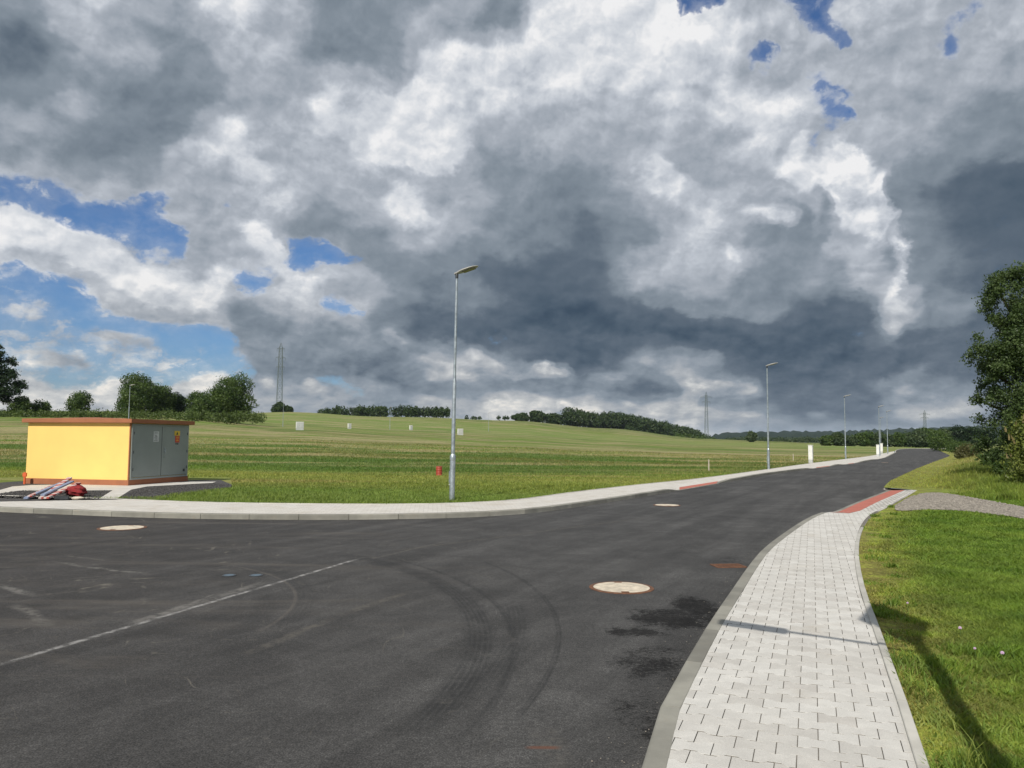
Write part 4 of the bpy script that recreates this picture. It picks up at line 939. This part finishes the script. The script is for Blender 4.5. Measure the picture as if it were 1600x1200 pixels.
# barrier boards piled on the pavement by the substation
stripe=bpy.data.materials.new('red_white_stripes'); stripe.use_nodes=True; stripe.node_tree.nodes.clear(); n=NT(stripe.node_tree)
tcn=n.node('ShaderNodeTexCoord'); X_,Y_,Z2=n.xyz(tcn.outputs['Object']); k=n.m('GREATER_THAN',n.m('FRACT',n.m('MULTIPLY',n.m('ADD',X_,Y_),2.6)),.5)
d=n.node('ShaderNodeBsdfPrincipled'); n.put(d.inputs['Base Color'],n.mix(k,(.60,.50,.46),(.45,.09,.07))); d.inputs['Roughness'].default_value=.6; finish(n,d.outputs[0])
blueish=mat('blue_grey_plastic',(.25,.30,.42),.5)
def board(p0,z0,p1,z1,w_,t_,mt,label,grp='barrier boards piled by the substation'):
    A_=Vector((*at(*p0,.12),z0)); B_=Vector((*at(*p1,.12),z1)); d_=B_-A_; L_=d_.length
    o=MB().box((L_/2,0,0),(L_,w_,t_),bev=.008).build('barrier_board',mt); o.location=A_; o.rotation_euler=(0,-math.asin(d_.z/L_),math.atan2(d_.y,d_.x))
    return tag(o,label,'barrier board',grp)
board((40,780.5),.15,(104,768),.42,.10,.05,blueish,'blue-grey barrier board on the left of the pile, its tip on the pavement')
board((46,780),.19,(82,769),.30,.10,.04,stripe,'pale striped barrier board lying over the blue-grey one')
board((64,781),.16,(108,770),.52,.12,.05,stripe,'red and white barrier board leaning highest on the pile')
board((66,781.5),.24,(112,771),.44,.10,.04,blueish,'second blue-grey board lying between the striped ones in the pile')
board((72,781.5),.17,(122,772),.40,.12,.05,stripe,'red and white board at the front right of the pile')
x,y=at(120,776,.11); sk=empty('red_sack',(x,y,.12)); tag(sk,'crumpled dark red sack at the right end of the barrier pile','sack')
bs=bmesh.new(); bmesh.ops.create_icosphere(bs,subdivisions=4,radius=1)
for v_ in bs.verts:
    c_=v_.co; k_=1+.10*math.sin(c_.x*5+c_.y*3)+.08*math.sin(c_.z*9+c_.x*4)+.05*math.sin(c_.y*17+c_.z*11); v_.co=Vector((c_.x*.24*k_,c_.y*.20*k_,max(0,c_.z*.15*k_+.12)))
mm=MB(); mm.bm.free(); mm.bm=bs; mm.build('sack_body',redcl,sk,True); MB().lathe([(.05,0),(.03,.05),(.07,.10)],(.03,0,.235),10).build('sack_neck',redcl,sk,True)
for q,l in (((92,781),'low foot block left under the barrier pile'),((101,781.5),'low foot block right under the barrier pile')):
    x,y=at(*q,.11); o=MB().box((0,0,.05),(.20,.16,.10),bev=.02).build('rubber_block',darkmetal); o.location=(x,y,.115); o.rotation_euler.z=.4; tag(o,'black '+l,'rubber block','rubber blocks under the barrier pile')
x,y=at(121,780.5,.11); o=MB().lathe([(.05,0),(.14,.01),(.15,.04),(.08,.07),(0.01,.075)],n=14).build('sandstone_lump',concfill); o.location=(x,y,.11); tag(o,'pale lump of stone below the red sack','stone')

# ------------------------------------------------------------------ covers in the asphalt
def manhole(px,py,wpx,label,fill=True):
    x,y=at(px,py); r_=wpx/F*y/2; e=empty('manhole_cover',(x,y,0)); tag(e,label,'manhole cover','round manhole covers in the road')
    ring_=MB(); n_=48; bm=ring_.bm
    prof=[(r_*1.10,.001),(r_*1.095,.006),(r_*.965,.009),(r_*.96,.004)]
    rg=[[bm.verts.new((q*math.cos(2*math.pi*k/n_),q*math.sin(2*math.pi*k/n_),z_)) for k in range(n_)] for q,z_ in prof]
    for a_,b2 in zip(rg[:-1],rg[1:]):
        for k in range(n_): bm.faces.new((a_[k],a_[(k+1)%n_],b2[(k+1)%n_],b2[k]))
    ring_.build('rim',iron,e)
    MB().lathe([(r_*.96,.0045),(r_*.955,.009),(r_*.5,.0105)],n=48).build('concrete_plate',concfill,e)
    for sgn in (-1,1): MB().box((0,sgn*r_*.885,.0105),(.085,.05,.004)).build('lifting_slot',iron,e)
manhole(971,918.5,90,'large pale concrete manhole cover in the near lane by the pavement')
manhole(191,825,64,'pale manhole cover near the far kerb in front of the substation')
manhole(1042,789.5,38,'distant pale manhole cover in the middle of the road')
manhole(1383,723,10,'smallest manhole cover, far along the road near the bend')
for px,l in ((358,'left of the two small blue valve caps beside the chalk line'),(400,'right of the two small blue valve caps beside the chalk line')):
    x,y=at(px,899.5); e=empty('valve_cap',(x,y,0)); tag(e,l,'valve cap','blue valve caps')
    MB().lathe([(.082,.001),(.082,.006),(.066,.008)],n=24).build('rim',darkmetal,e); MB().lathe([(.062,.003),(.060,.010),(.02,.012)],n=24).build('cap',bluecap,e)
x0,y0_=at(1138,884.5); gr=empty('drain_grate',(x0+.0,y0_,0),R(8)); tag(gr,'rusty iron drain grate against the near kerb','drain grate')
fm=MB()
for q in ((0,.125,.40,.03),(0,-.125,.40,.03),(.19,0,.03,.22),(-.19,0,.03,.22)): fm.box((q[0],q[1],.004),(q[2],q[3],.012))
fm.build('frame',iron,gr); bmx_=MB()
for k in range(9): bmx_.box((-.15+k*.0375,0,.003),(.018,.222,.010))
bmx_.build('bars',iron,gr); MB().box((0,0,.0008),(.36,.22,.001)).build('shaft_shade_sheet',signblk,gr)  # thin black sheet under the bars paints the shade of an open drain

# flowers in the lawn
pink=mat('pale_clover',(.62,.45,.60),.7); stemm=mat('stem_green',(.09,.15,.03),.7)
for i,(px,py,l) in enumerate(((1500,981,'uppermost pale pink clover flower in the lawn'),(1566,1020,'pale pink clover flower nearest the right edge'),(1523,1013,'small clover flower between the two bigger ones'),(1418,942,'clover flower close above the panel shadow'))):
    x,y=at(px,py,.17); e=empty('clover_flower',(x,y,.08)); tag(e,l,'flower','clover flowers in the lawn')
    s_=1.0 if i<2 else .7
    MB().tube([(0,0,-.02),(.004,.002,.05),(.002,0,.085)],.002,6).build('stem',stemm,e)
    bh=MB()
    for k in range(26):
        ph_=math.acos(1-1.6*(k+.5)/26); th_=k*2.4; v_=Vector((math.sin(ph_)*math.cos(th_),math.sin(ph_)*math.sin(th_),math.cos(ph_)))
        bh.tube([Vector((0,0,.088)),Vector((0,0,.088))+v_*.008*s_,Vector((0,0,.090))+v_*.014*s_],[.001,.0035*s_,.001],5)
    bh.build('flower_head',pink,e)

# ------------------------------------------------------------------ trees
def leaves_np(lobes, n_, size, zmin=None, shell=.55, seed=0, droop=0, jag=.25):
    r=np.random.default_rng(seed); lobes=np.array(lobes,float); vol=lobes[:,3]*lobes[:,4]*lobes[:,5]; pr=(vol**.8)/(vol**.8).sum()
    li=r.choice(len(lobes),n_,p=pr); d=r.normal(0,1,(n_,3)); d/=np.linalg.norm(d,axis=1)[:,None]
    # clumps: bias the radius with direction so the outline is uneven
    k1=r.normal(0,2.6,(len(lobes),3)); k2=r.normal(0,5.5,(len(lobes),3))
    bump=1+jag*.6*np.sin((d*k1[li]).sum(1)*1.4)+jag*.5*np.sin((d*k2[li]).sum(1)*1.5)
    rad=(shell+(1-shell)*r.random(n_)**.5)*bump*np.where(r.random(n_)<.06,1.15,1)
    c=lobes[li,:3]+d*lobes[li,3:6]*rad[:,None]
    if zmin is not None: c[:,2]=np.maximum(c[:,2],zmin+r.random(n_)*.2)
    nrm=d*.6+r.normal(0,.7,(n_,3))+np.array((0,0,.25)); nrm/=np.linalg.norm(nrm,axis=1)[:,None]
    t=np.cross(nrm,r.normal(0,1,(n_,3))); t/=np.linalg.norm(t,axis=1)[:,None]+1e-9; b2=np.cross(nrm,t)
    s_=size*r.uniform(.55,1.35,n_)[:,None]
    V=np.stack([c-t*s_*.5,c+b2*s_*.32+nrm*s_*.08,c+t*s_*.5,c-b2*s_*.32+nrm*s_*.08],1)
    cl=np.clip(.45+.25*np.sin((c*np.array((1.7,1.3,2.1))/(np.mean(lobes[:,3])+.01)*1.5).sum(1))+r.normal(0,.22,n_),0,1)
    Fa=np.arange(n_*4).reshape(n_,4); return V.reshape(-1,3),Fa,np.repeat(cl,4)
def make_tree(name,label,cat_,x,y,h,w,n_=3000,leaf=.3,mt=None,crown0=.15,lobes=None,seed=0,trunk=True,group=None,shape='round',shell=.5,jag=.3,z=None):
    z=H1(x,y) if z is None else z; e=empty(name,(x,y,z)); tag(e,label,cat_,group); r=random.Random(seed)
    if lobes is None:
        lobes=[]; nl=9 if h>3 else 6
        for k in range(nl):
            t=r.random() if k else .5; zc=h*(crown0+(1-crown0)*(.18+.64*t))
            if shape=='round': ww=w*.5*math.sqrt(max(.05,1-(2*t-1)**2*.75))
            elif shape=='cone': ww=w*.5*(1.05-t)
            else: ww=w*.5*(1-.35*t)
            a_=r.uniform(0,6.28); q=ww*.55; rr_=w*r.uniform(.20,.32); lobes.append((math.cos(a_)*q,math.sin(a_)*q,zc,rr_,rr_,min(rr_*r.uniform(.75,1.0),h*.3)))
        lobes.append((0,0,h*(crown0+(1-crown0)*.5),w*.36,w*.36,h*(1-crown0)*.46)); lobes.append((0,0,h*(crown0+.02)+h*.22,w*.42,w*.42,h*.24))
    V,Fa,vr=leaves_np(lobes,int(n_*2.3),leaf,.05,shell,seed,jag=jag); mesh_np('crown',V,Fa,mt or leafA,e,attrs={'var':('POINT',vr)})
    if trunk:
        tr=MB(); th=h*.75; tr.tube([(0,0,-.2),(.02*h,0,th*.3),(-.01*h,.01*h,th*.65),(0,0,th)],[h*.028,h*.022,h*.014,h*.004],8)
        for lb_ in lobes[:8]:
            s0=Vector((0,0,max(.1*h,lb_[2]*.55))); e_=Vector(lb_[:3]); tr.tube([s0,s0.lerp(e_,.5)+Vector((0,0,.03*h)),e_],[h*.012,h*.008,h*.003],6)
        tr.build('trunk',bark,e)
    return e
# big tree at the right edge
lob=[]
r_=random.Random(5)
TX,TY=xat(1622,30),30.0; hT=CAMZ+TY*(hor(1580)-415)/F
def lobpx(px,py,r,ry=None,dy=0,d=30.0): 
    return (xat(px,d)-TX,dy,zat(px,py,d),r,(ry or r),r*.9)
def xl_(py): return np.interp(py,[418,432,450,472,490,512,528,545,562,580,600,630,655,680,705,730,760],[1572,1566,1560,1549,1562,1556,1545,1519,1534,1526,1530,1534,1537,1546,1538,1556,1566])
for k in range(150):
    py=r_.uniform(424,752); x0=xl_(py); e_=r_.random()**1.6; px=x0+9+e_*(1700-x0-9)*(0.25+.75*min(1,(py-415)/110)); rr0=.20+.42*min(1,(px-x0)/60)*r_.uniform(.7,1.3)
    lob.append(lobpx(px,py,rr0,dy=r_.uniform(-1.1,1.1)))
for (px,py,r) in ((1605,520,.7),(1595,580,.9),(1600,640,.9),(1620,700,1.2),(1650,600,1.5),(1690,500,1.3),(1590,470,.4),(1700,680,1.6)):
    lob.append(lobpx(px,py,r))
make_tree('deciduous_tree','large dark leafy tree at the right edge beside the bank','tree',TX,TY,hT,4,76000,.088,leafR,lobes=lob,seed=3,shell=.15,jag=.55)
# shrub in front with flower spikes
SX,SY=xat(1612,25.5),25.5
sh=make_tree('flowering_shrub','yellow-green shrub with upright pale flower spikes below the large tree','shrub',SX,SY,2.6,1.7,5200,.085,leafY,crown0=.02,seed=8,shell=.3,jag=.5,trunk=True)
V=[];Fa=[]                               # one upright seed spike, repeated over the shrub
for q in range(3):
    ca,sa=math.cos(q*1.05),math.sin(q*1.05); b0=len(V); w_=.024
    V+=[(-w_*ca,-w_*sa,0),(w_*ca,w_*sa,0),(w_*1.2*ca,w_*1.2*sa,.12),(w_*.4*ca+.01,w_*.4*sa,.24),(.015,0,.28),(-w_*.4*ca+.01,-w_*.4*sa,.24),(-w_*1.2*ca,-w_*1.2*sa,.12)]; Fa.append(list(range(b0,b0+7)))
sp0=mesh_np('flower_spike',V,Fa,spikem,sh,attrs={'var':('POINT',rng.random(len(V)))})
for k in range(44):
    o=sp0 if k==0 else sp0.copy()
    if k: COL.objects.link(o); o.parent=sh
    a_,q_=rng.uniform(0,6.28),math.sqrt(rng.random())*.8
    o.location=(q_*math.cos(a_),q_*math.sin(a_),1.0+1.5*rng.random()*(1-.35*q_)); o.rotation_euler=(rng.normal(0,.15),rng.normal(0,.15),a_); o.scale=(1,1,rng.uniform(.7,1.3))
make_tree('shrub','small yellow-green bush at the foot of the large tree','shrub',xat(1572,29),29,1.2,.9,1600,.08,leafA,crown0=.02,seed=11,trunk=False,jag=.5)
make_tree('shrub','low dark bush between the large tree and the road bend','shrub',xat(1552,42),42,1.3,1.5,1500,.13,leafA,crown0=.02,seed=12,trunk=False,jag=.5)
make_tree('shrub','brownish bush behind the tall grass left of the large tree','shrub',xat(1510,74),74,1.5,2.6,1500,.16,leaf_mat('leaves_brown',(.07,.075,.025),(.14,.13,.05)),crown0=.02,seed=13,trunk=False)
make_tree('shrub','yellow-green bush beyond the bend, right of the distant pylon','shrub',xat(1468,150),150,4.0,5.2,2000,.26,leafY if False else leafA,crown0=.02,seed=14,trunk=False)
make_tree('shrub','small bush beyond the bend next to the yellow-green bush','shrub',xat(1495,120),120,2.0,4.0,1500,.22,leafA,crown0=.02,seed=15,trunk=False)
# hillside trees on the left
def T(px0,px1,ytop,d,label,cat_='tree',name='deciduous_tree',mt=None,n_=3000,leaf=None,seed=0,shape='round',crown0=.10,group='trees along the field edge',trunk=True,jag=.2,shell=.4):
    pc=(px0+px1)/2; x_=xat(pc,d); zg=H1(x_,d); h_=zat(pc,ytop,d)-zg; w_=(px1-px0)/F*d
    return make_tree(name,label,cat_,x_,d,h_,w_,int(n_*1.5),leaf or max(.12,d*.0020),mt or leafA,crown0,None,seed,trunk,group,shape,shell,z=zg,jag=jag)
PX0,PD=-8,150; pz0=H1(xat(PX0,PD),PD); lobp=[]
for (px,py,r) in ((-3,542,5),(1,553,7),(-8,562,9),(8,563,8),(16,568,5),(-2,575,11),(14,582,9),(22,588,6),(-14,580,11),(4,592,13),(22,600,10),(31,603,6),(-14,598,14),(10,610,13),(-2,618,12),(26,612,6),(-30,590,14),(-26,612,12),(6,626,7)):
    lobp.append((xat(px,PD)-xat(PX0,PD),r_.uniform(-1.2,1.2),zat(px,py,PD)-pz0,r/F*PD*1.15,r/F*PD*1.1,r/F*PD*.75))
make_tree('conifer_tree','tall dark conifer-like tree cut off by the left edge','tree',xat(PX0,PD),PD,zat(PX0,538,PD)-pz0,9,6500,.34,leafD,0,lobp,21,True,'trees along the field edge','cone',.2,.5,z=pz0)
T(16,50,620,152,'rounded bush right under the tall tree at the left edge','shrub','shrub',n_=1400,seed=22,trunk=False,crown0=.0)
T(46,80,623,156,'low bush second from the left edge','shrub','shrub',n_=1200,seed=23,trunk=False,crown0=.0)
T(105,145,612,160,'small isolated bush above the left half of the substation roof','shrub','shrub',n_=1500,seed=24,trunk=False,crown0=.0)
T(179,250,584,168,'broad tree directly behind the substation and its lamp',n_=6500,seed=25,crown0=0.0,mt=leafA)
T(228,272,604,172,'medium tree joined to the right side of the broad tree',n_=3000,seed=26,crown0=0.0)
T(256,292,610,176,'dark narrow tree at the right end of the substation tree group',n_=2600,seed=27,crown0=0.0,mt=leafD)
T(289,335,615,172,'bushy low tree left of the large round tree','tree','deciduous_tree',n_=3000,seed=28,crown0=0.0)
T(322,401,584,168,'large round-crowned tree right of the substation',n_=8000,seed=29,crown0=0.0,mt=leafA)
T(305,352,620,166,'shrub in front of the large round tree','shrub','shrub',n_=1600,seed=30,crown0=0,trunk=False)
T(423,446,629,415,'small dark tree cluster at the foot of the lattice pylon','tree','deciduous_tree',n_=1500,seed=31,crown0=0,mt=leafF,trunk=False,leaf=.9)
T(444,458,634,415,'tiny bush right of the lattice pylon foot','shrub','shrub',n_=700,seed=32,crown0=0,mt=leafF,trunk=False,leaf=.8)
# shrubs in a line at the left end of the forest
for i,(a_,b2,yt,l) in enumerate(((800,828,646,'leftmost bush in the hedge line before the forest'),(826,854,643,'second bush in the hedge line before the forest'),(852,882,645,'bush next to the tallest tree before the forest'),(878,914,637,'tallest rounded tree at the left end of the forest'))):
    T(a_,b2,yt,555,l,n_=1600,seed=40+i,crown0=0,mt=leafF,leaf=1.2,trunk=False,group='trees before the forest')
# masses of far wood
def wood(name,label,items,d,mt,leaf,seed,dsp=30,dens=1.0):
    lob=[]; r=random.Random(seed)
    for px,ytop,ybot,rw in items:
        dd_=d+r.uniform(0,dsp); x_=xat(px,dd_); zt=zat(px,ytop,dd_); zb=min(zat(px,ybot,dd_),zt-2); hh_=(zt-zb)
        lob.append((x_,dd_,zb+hh_*.55,rw/F*dd_*.5,rw/F*dd_*.5,hh_*.55))
    V,Fa,vr=leaves_np(lob,int(len(lob)*130*dens),leaf,None,.35,seed,jag=.35)
    o=mesh_np(name,V,Fa,mt,attrs={'var':('POINT',vr)}); return tag(o,label,'wood',kind='stuff')
its=[]; r_=random.Random(2)
for k in range(110):
    px=r_.uniform(497,700); t=(px-497)/203; top=642-5*math.sin(min(1,t*4)*1.57)+r_.uniform(-1.2,1.5)+(0 if t<.8 else 1.5)
    its.append((px,top,652,r_.uniform(6,11)))
wood('copse','long low copse along the hill crest left of the nearest lamp',its,520,leafF,1.3,5,20)
for px in (730,742,748,790): its=its
its=[(px+r_.uniform(-3,3),650+r_.uniform(-.5,1.5),656,6) for px in (728,738,745,752,780,788,795)]
wood('hedge','tiny dark hedge on the crest right of the nearest lamp',its,600,leafF,1.1,6,5)
def topf(px): return np.interp(px,[900,915,935,960,985,1010,1040,1065,1085,1098,1112],[640,645,647,646,649,655,662,668,672,680,685])
def botf(px): return np.interp(px,[900,950,1000,1050,1110],[664,672,681,685,689])
its=[]
for k in range(420):
    px=r_.uniform(898,1110); tp_=topf(px)+r_.uniform(0,1)**1.5*(botf(px)-topf(px))*.7; its.append((px,tp_-r_.uniform(0,2),tp_+12,r_.uniform(6,13)))
wood('forest','dark forest covering the hill in the middle distance',its,640,leafF,1.5,7,60,1.3)
# spiky conifers on top of the forest
V=[];Fa=[];vr=[]
for k in range(150):
    px=r_.uniform(925,1092); d=660+r_.uniform(-10,40); x_=xat(px,d); zt=zat(px,topf(px)-r_.uniform(-.5,2.5),d); h_=9; w_=r_.uniform(1.0,1.7)
    for q in range(7):
        b0=len(V); zz_=zt-h_*q/7; ww=w_*(q+1)/7
        for m_ in range(5): a_=m_*1.257+q; V.append((x_+ww*math.cos(a_),d+ww*math.sin(a_),zz_-h_/7*1.3))
        V.append((x_,d,zz_)); 
        for m_ in range(5): Fa.append([b0+m_,b0+(m_+1)%5,b0+5])
        vr+=[r_.random()*.5]*6
tag(mesh_np('conifers',V,Fa,leafF,attrs={'var':('POINT',vr)}),'pointed spruce tops rising out of the hill forest','wood',kind='stuff')
wood('hedge','low dark scrub between the bushes at the left end of the forest',[(px,651+(px-800)*.03+r_.uniform(-2,1),668,9) for px in np.arange(812,905,5)],575,leafF,1.2,18,10)
its=[(px,679+(px-1070)*.12+r_.uniform(-1,1),690,r_.uniform(7,12)) for px in np.arange(1056,1118,5)]
wood('hedge','pale green bushes along the foot of the hill forest',its,560,leafA,1.2,8,10)
T(1166,1182,674,420,'small round tree alone in front of the far ridge','tree','deciduous_tree',n_=900,seed=50,crown0=0,mt=leafB,leaf=.8,trunk=False,group='trees on the plain')
its=[(px,684+r_.uniform(-1,1),692,8) for px in list(np.arange(1135,1168,6))+list(np.arange(1182,1300,6))]
wood('hedge','thin hedge line across the plain below the far ridge',its,600,leafB,1.1,9,20)
bankm=leaf_mat('bank_weeds',(.055,.085,.022),(.12,.165,.045))
its=[(px,642+(px/400)*3+r_.uniform(-2.0,1.5),653+(px/400)*2,r_.uniform(10,20)) for px in np.arange(-60,415,5)]
wood('tall_weeds','rough tall weeds on the bank at the foot of the hillside trees',its,142,bankm,.30,77,12,1.6)
# row of separate round trees on the plain behind the lamps
plain=[(1283,1300,681),(1298,1322,677),(1318,1338,680),(1334,1362,675),(1356,1380,676),(1376,1396,678),(1390,1412,676),(1406,1426,675),(1420,1446,670),(1438,1466,668),(1458,1484,669),(1478,1506,667),(1500,1530,666),(1522,1550,665)]
nm=['first','second','third','fourth','fifth','sixth','seventh','eighth','ninth','tenth','eleventh','twelfth','thirteenth','fourteenth']
for i,(a_,b2,yt) in enumerate(plain):
    T(a_-2,b2+2,yt,290 if i<8 else 260,'%s tree from the left in the row on the plain behind the road bend'%nm[i],n_=1700,seed=60+i,crown0=0,mt=(leafA,leafB,leafB)[i%3] if i<11 else leafD,leaf=.62,trunk=False,group='row of trees on the plain')

# ------------------------------------------------------------------ far ridge
xs=np.linspace(1040,2300,260); V=[];Fc=[]
dR=2600
for i,px in enumerate(xs):
    top=np.interp(px,[1040,1110,1130,1200,1300,1400,1500,1600,2300],[694,682,676,674.5,673.5,670.5,666,663,655])
    zt=zat(px,top,dR)+1.6*math.sin(i*1.7)+1.3*math.sin(i*3.1+1)+rng.normal(0,1.3)
    for dd_,zf in ((1500,-1),(1800,zt*.25),(2200,zt*.65),(2450,zt*.9),(dR,zt),(dR+400,zt*.8),(dR+1500,-5)):
        V.append((xat(px,dd_),dd_,zf+(rng.normal(0,.8) if 0<zf<zt else 0)))
for i in range(len(xs)-1):
    for k in range(6): j=i*7+k; Fc.append([j,j+7,j+8,j+1])
m,n,Pp=newmat('ridge_forest'); f=n.noise(Pp,.035,6,.7); c=n.mix(n.mr(f,.35,.7),(.010,.022,.014),(.028,.046,.022)); d=n.node('ShaderNodeBsdfPrincipled'); n.put(d.inputs['Base Color'],c); d.inputs['Roughness'].default_value=1; d.inputs['Specular IOR Level'].default_value=.05
bn=n.node('ShaderNodeBump'); bn.inputs['Distance'].default_value=8; n.put(bn.inputs['Height'],f); n.put(d.inputs['Normal'],bn.outputs[0]); finish(n,d.outputs[0])
hl=mesh_np('hills',V,Fc,m,smooth=True); tag(hl,kind='structure')
if hl.data.polygons[100].normal.z<0: hl.data.flip_normals()

# ------------------------------------------------------------------ pylons
def make_pylon(h,w0,w1,arms,armlen,th):
    e=empty('electricity_pylon',(0,0,0)); m_=MB(); nseg=13
    def half(z_): t=z_/h; return (w0*(1-t)+w1*t)/2 if t<.97 else w1/2
    zs=[h*.93*(1-(1-k/nseg)**1.15) for k in range(nseg+1)]
    for sx in (-1,1):
        for sy in (-1,1): m_.tube([(sx*half(0),sy*half(0),0),(sx*half(h*.93),sy*half(h*.93),h*.93),(0,0,h)],th,5)
    for a_,b2 in zip(zs[:-1],zs[1:]):
        ha,hb=half(a_),half(b2)
        for s_ in (-1,1):
            m_.tube([(-ha,s_*ha,a_),(hb,s_*hb,b2)],th*.6,4).tube([(ha,s_*ha,a_),(-hb,s_*hb,b2)],th*.6,4).tube([(s_*ha,-ha,a_),(s_*hb,hb,b2)],th*.6,4).tube([(s_*ha,ha,a_),(s_*hb,-hb,b2)],th*.6,4)
            m_.tube([(-hb,s_*hb,b2),(hb,s_*hb,b2)],th*.6,4)
    m_.build('lattice_tower',pylonm,e)
    for z_,l_ in zip(arms,armlen):
        c=MB(); 
        for s_ in (-1,1): c.tube([(0,0,z_),(s_*l_,0,z_)],th*1.1,5).tube([(0,0,z_+h*.035),(s_*l_,0,z_)],th*.7,5).tube([(s_*l_*.5,0,z_),(s_*l_*.5,0,z_+h*.018)],th*.6,4).tube([(s_*l_,0,z_),(s_*l_,0,z_-h*.04)],th*.7,5)
        c.build('crossarm',pylonm,e)
    return e
x_=xat(436.5,500); zg=H1(x_,500); ztop=zat(438,535,500); hP=ztop-zg
py=make_pylon(hP,3.8,1.9,[hP*.92,hP*.80,hP*.68],[2.4,3.1,2.6],.11); py.location=(x_,500,zg); py.rotation_euler.z=R(8); tag(py,'tall grey lattice pylon on the left hill crest','pylon','lattice pylons')
p2=make_pylon(30,3.0,1.2,[26.5,23.4],[4.6,3.4],.085); d=640; x_=xat(1104,d); p2.location=(x_,d,zat(1104,612,d)-30); tag(p2,'slim faint pylon at the right foot of the hill forest','pylon','lattice pylons')
p2.location.z=H1(x_,d); p2.scale=(1,1,(zat(1104,612,d)-p2.location.z)/30)
p3=copy_tree(p2); d=520; x_=xat(1445,d); p3.location=(x_,d,0); zg=0; s_=(zat(1445,641,d)-zg)/30; p3.scale=(s_,s_,s_); tag(p3,'faint pylon behind the row of trees right of the bend','pylon','lattice pylons')

# ------------------------------------------------------------------ thin air
hm=bpy.data.materials.new('thin_air'); hm.use_nodes=True; hm.node_tree.nodes.clear(); n=NT(hm.node_tree)
pv_=n.node('ShaderNodeVolumePrincipled'); pv_.inputs['Color'].default_value=(.72,.84,1,1); pv_.inputs['Density'].default_value=.000055; pv_.inputs['Anisotropy'].default_value=.0
o_=n.node('ShaderNodeOutputMaterial'); n.l.new(pv_.outputs[0],o_.inputs['Volume'])
hz=MB().box((0,2600,70),(12800,12800,150)).build('haze',hm); tag(hz,kind='stuff')
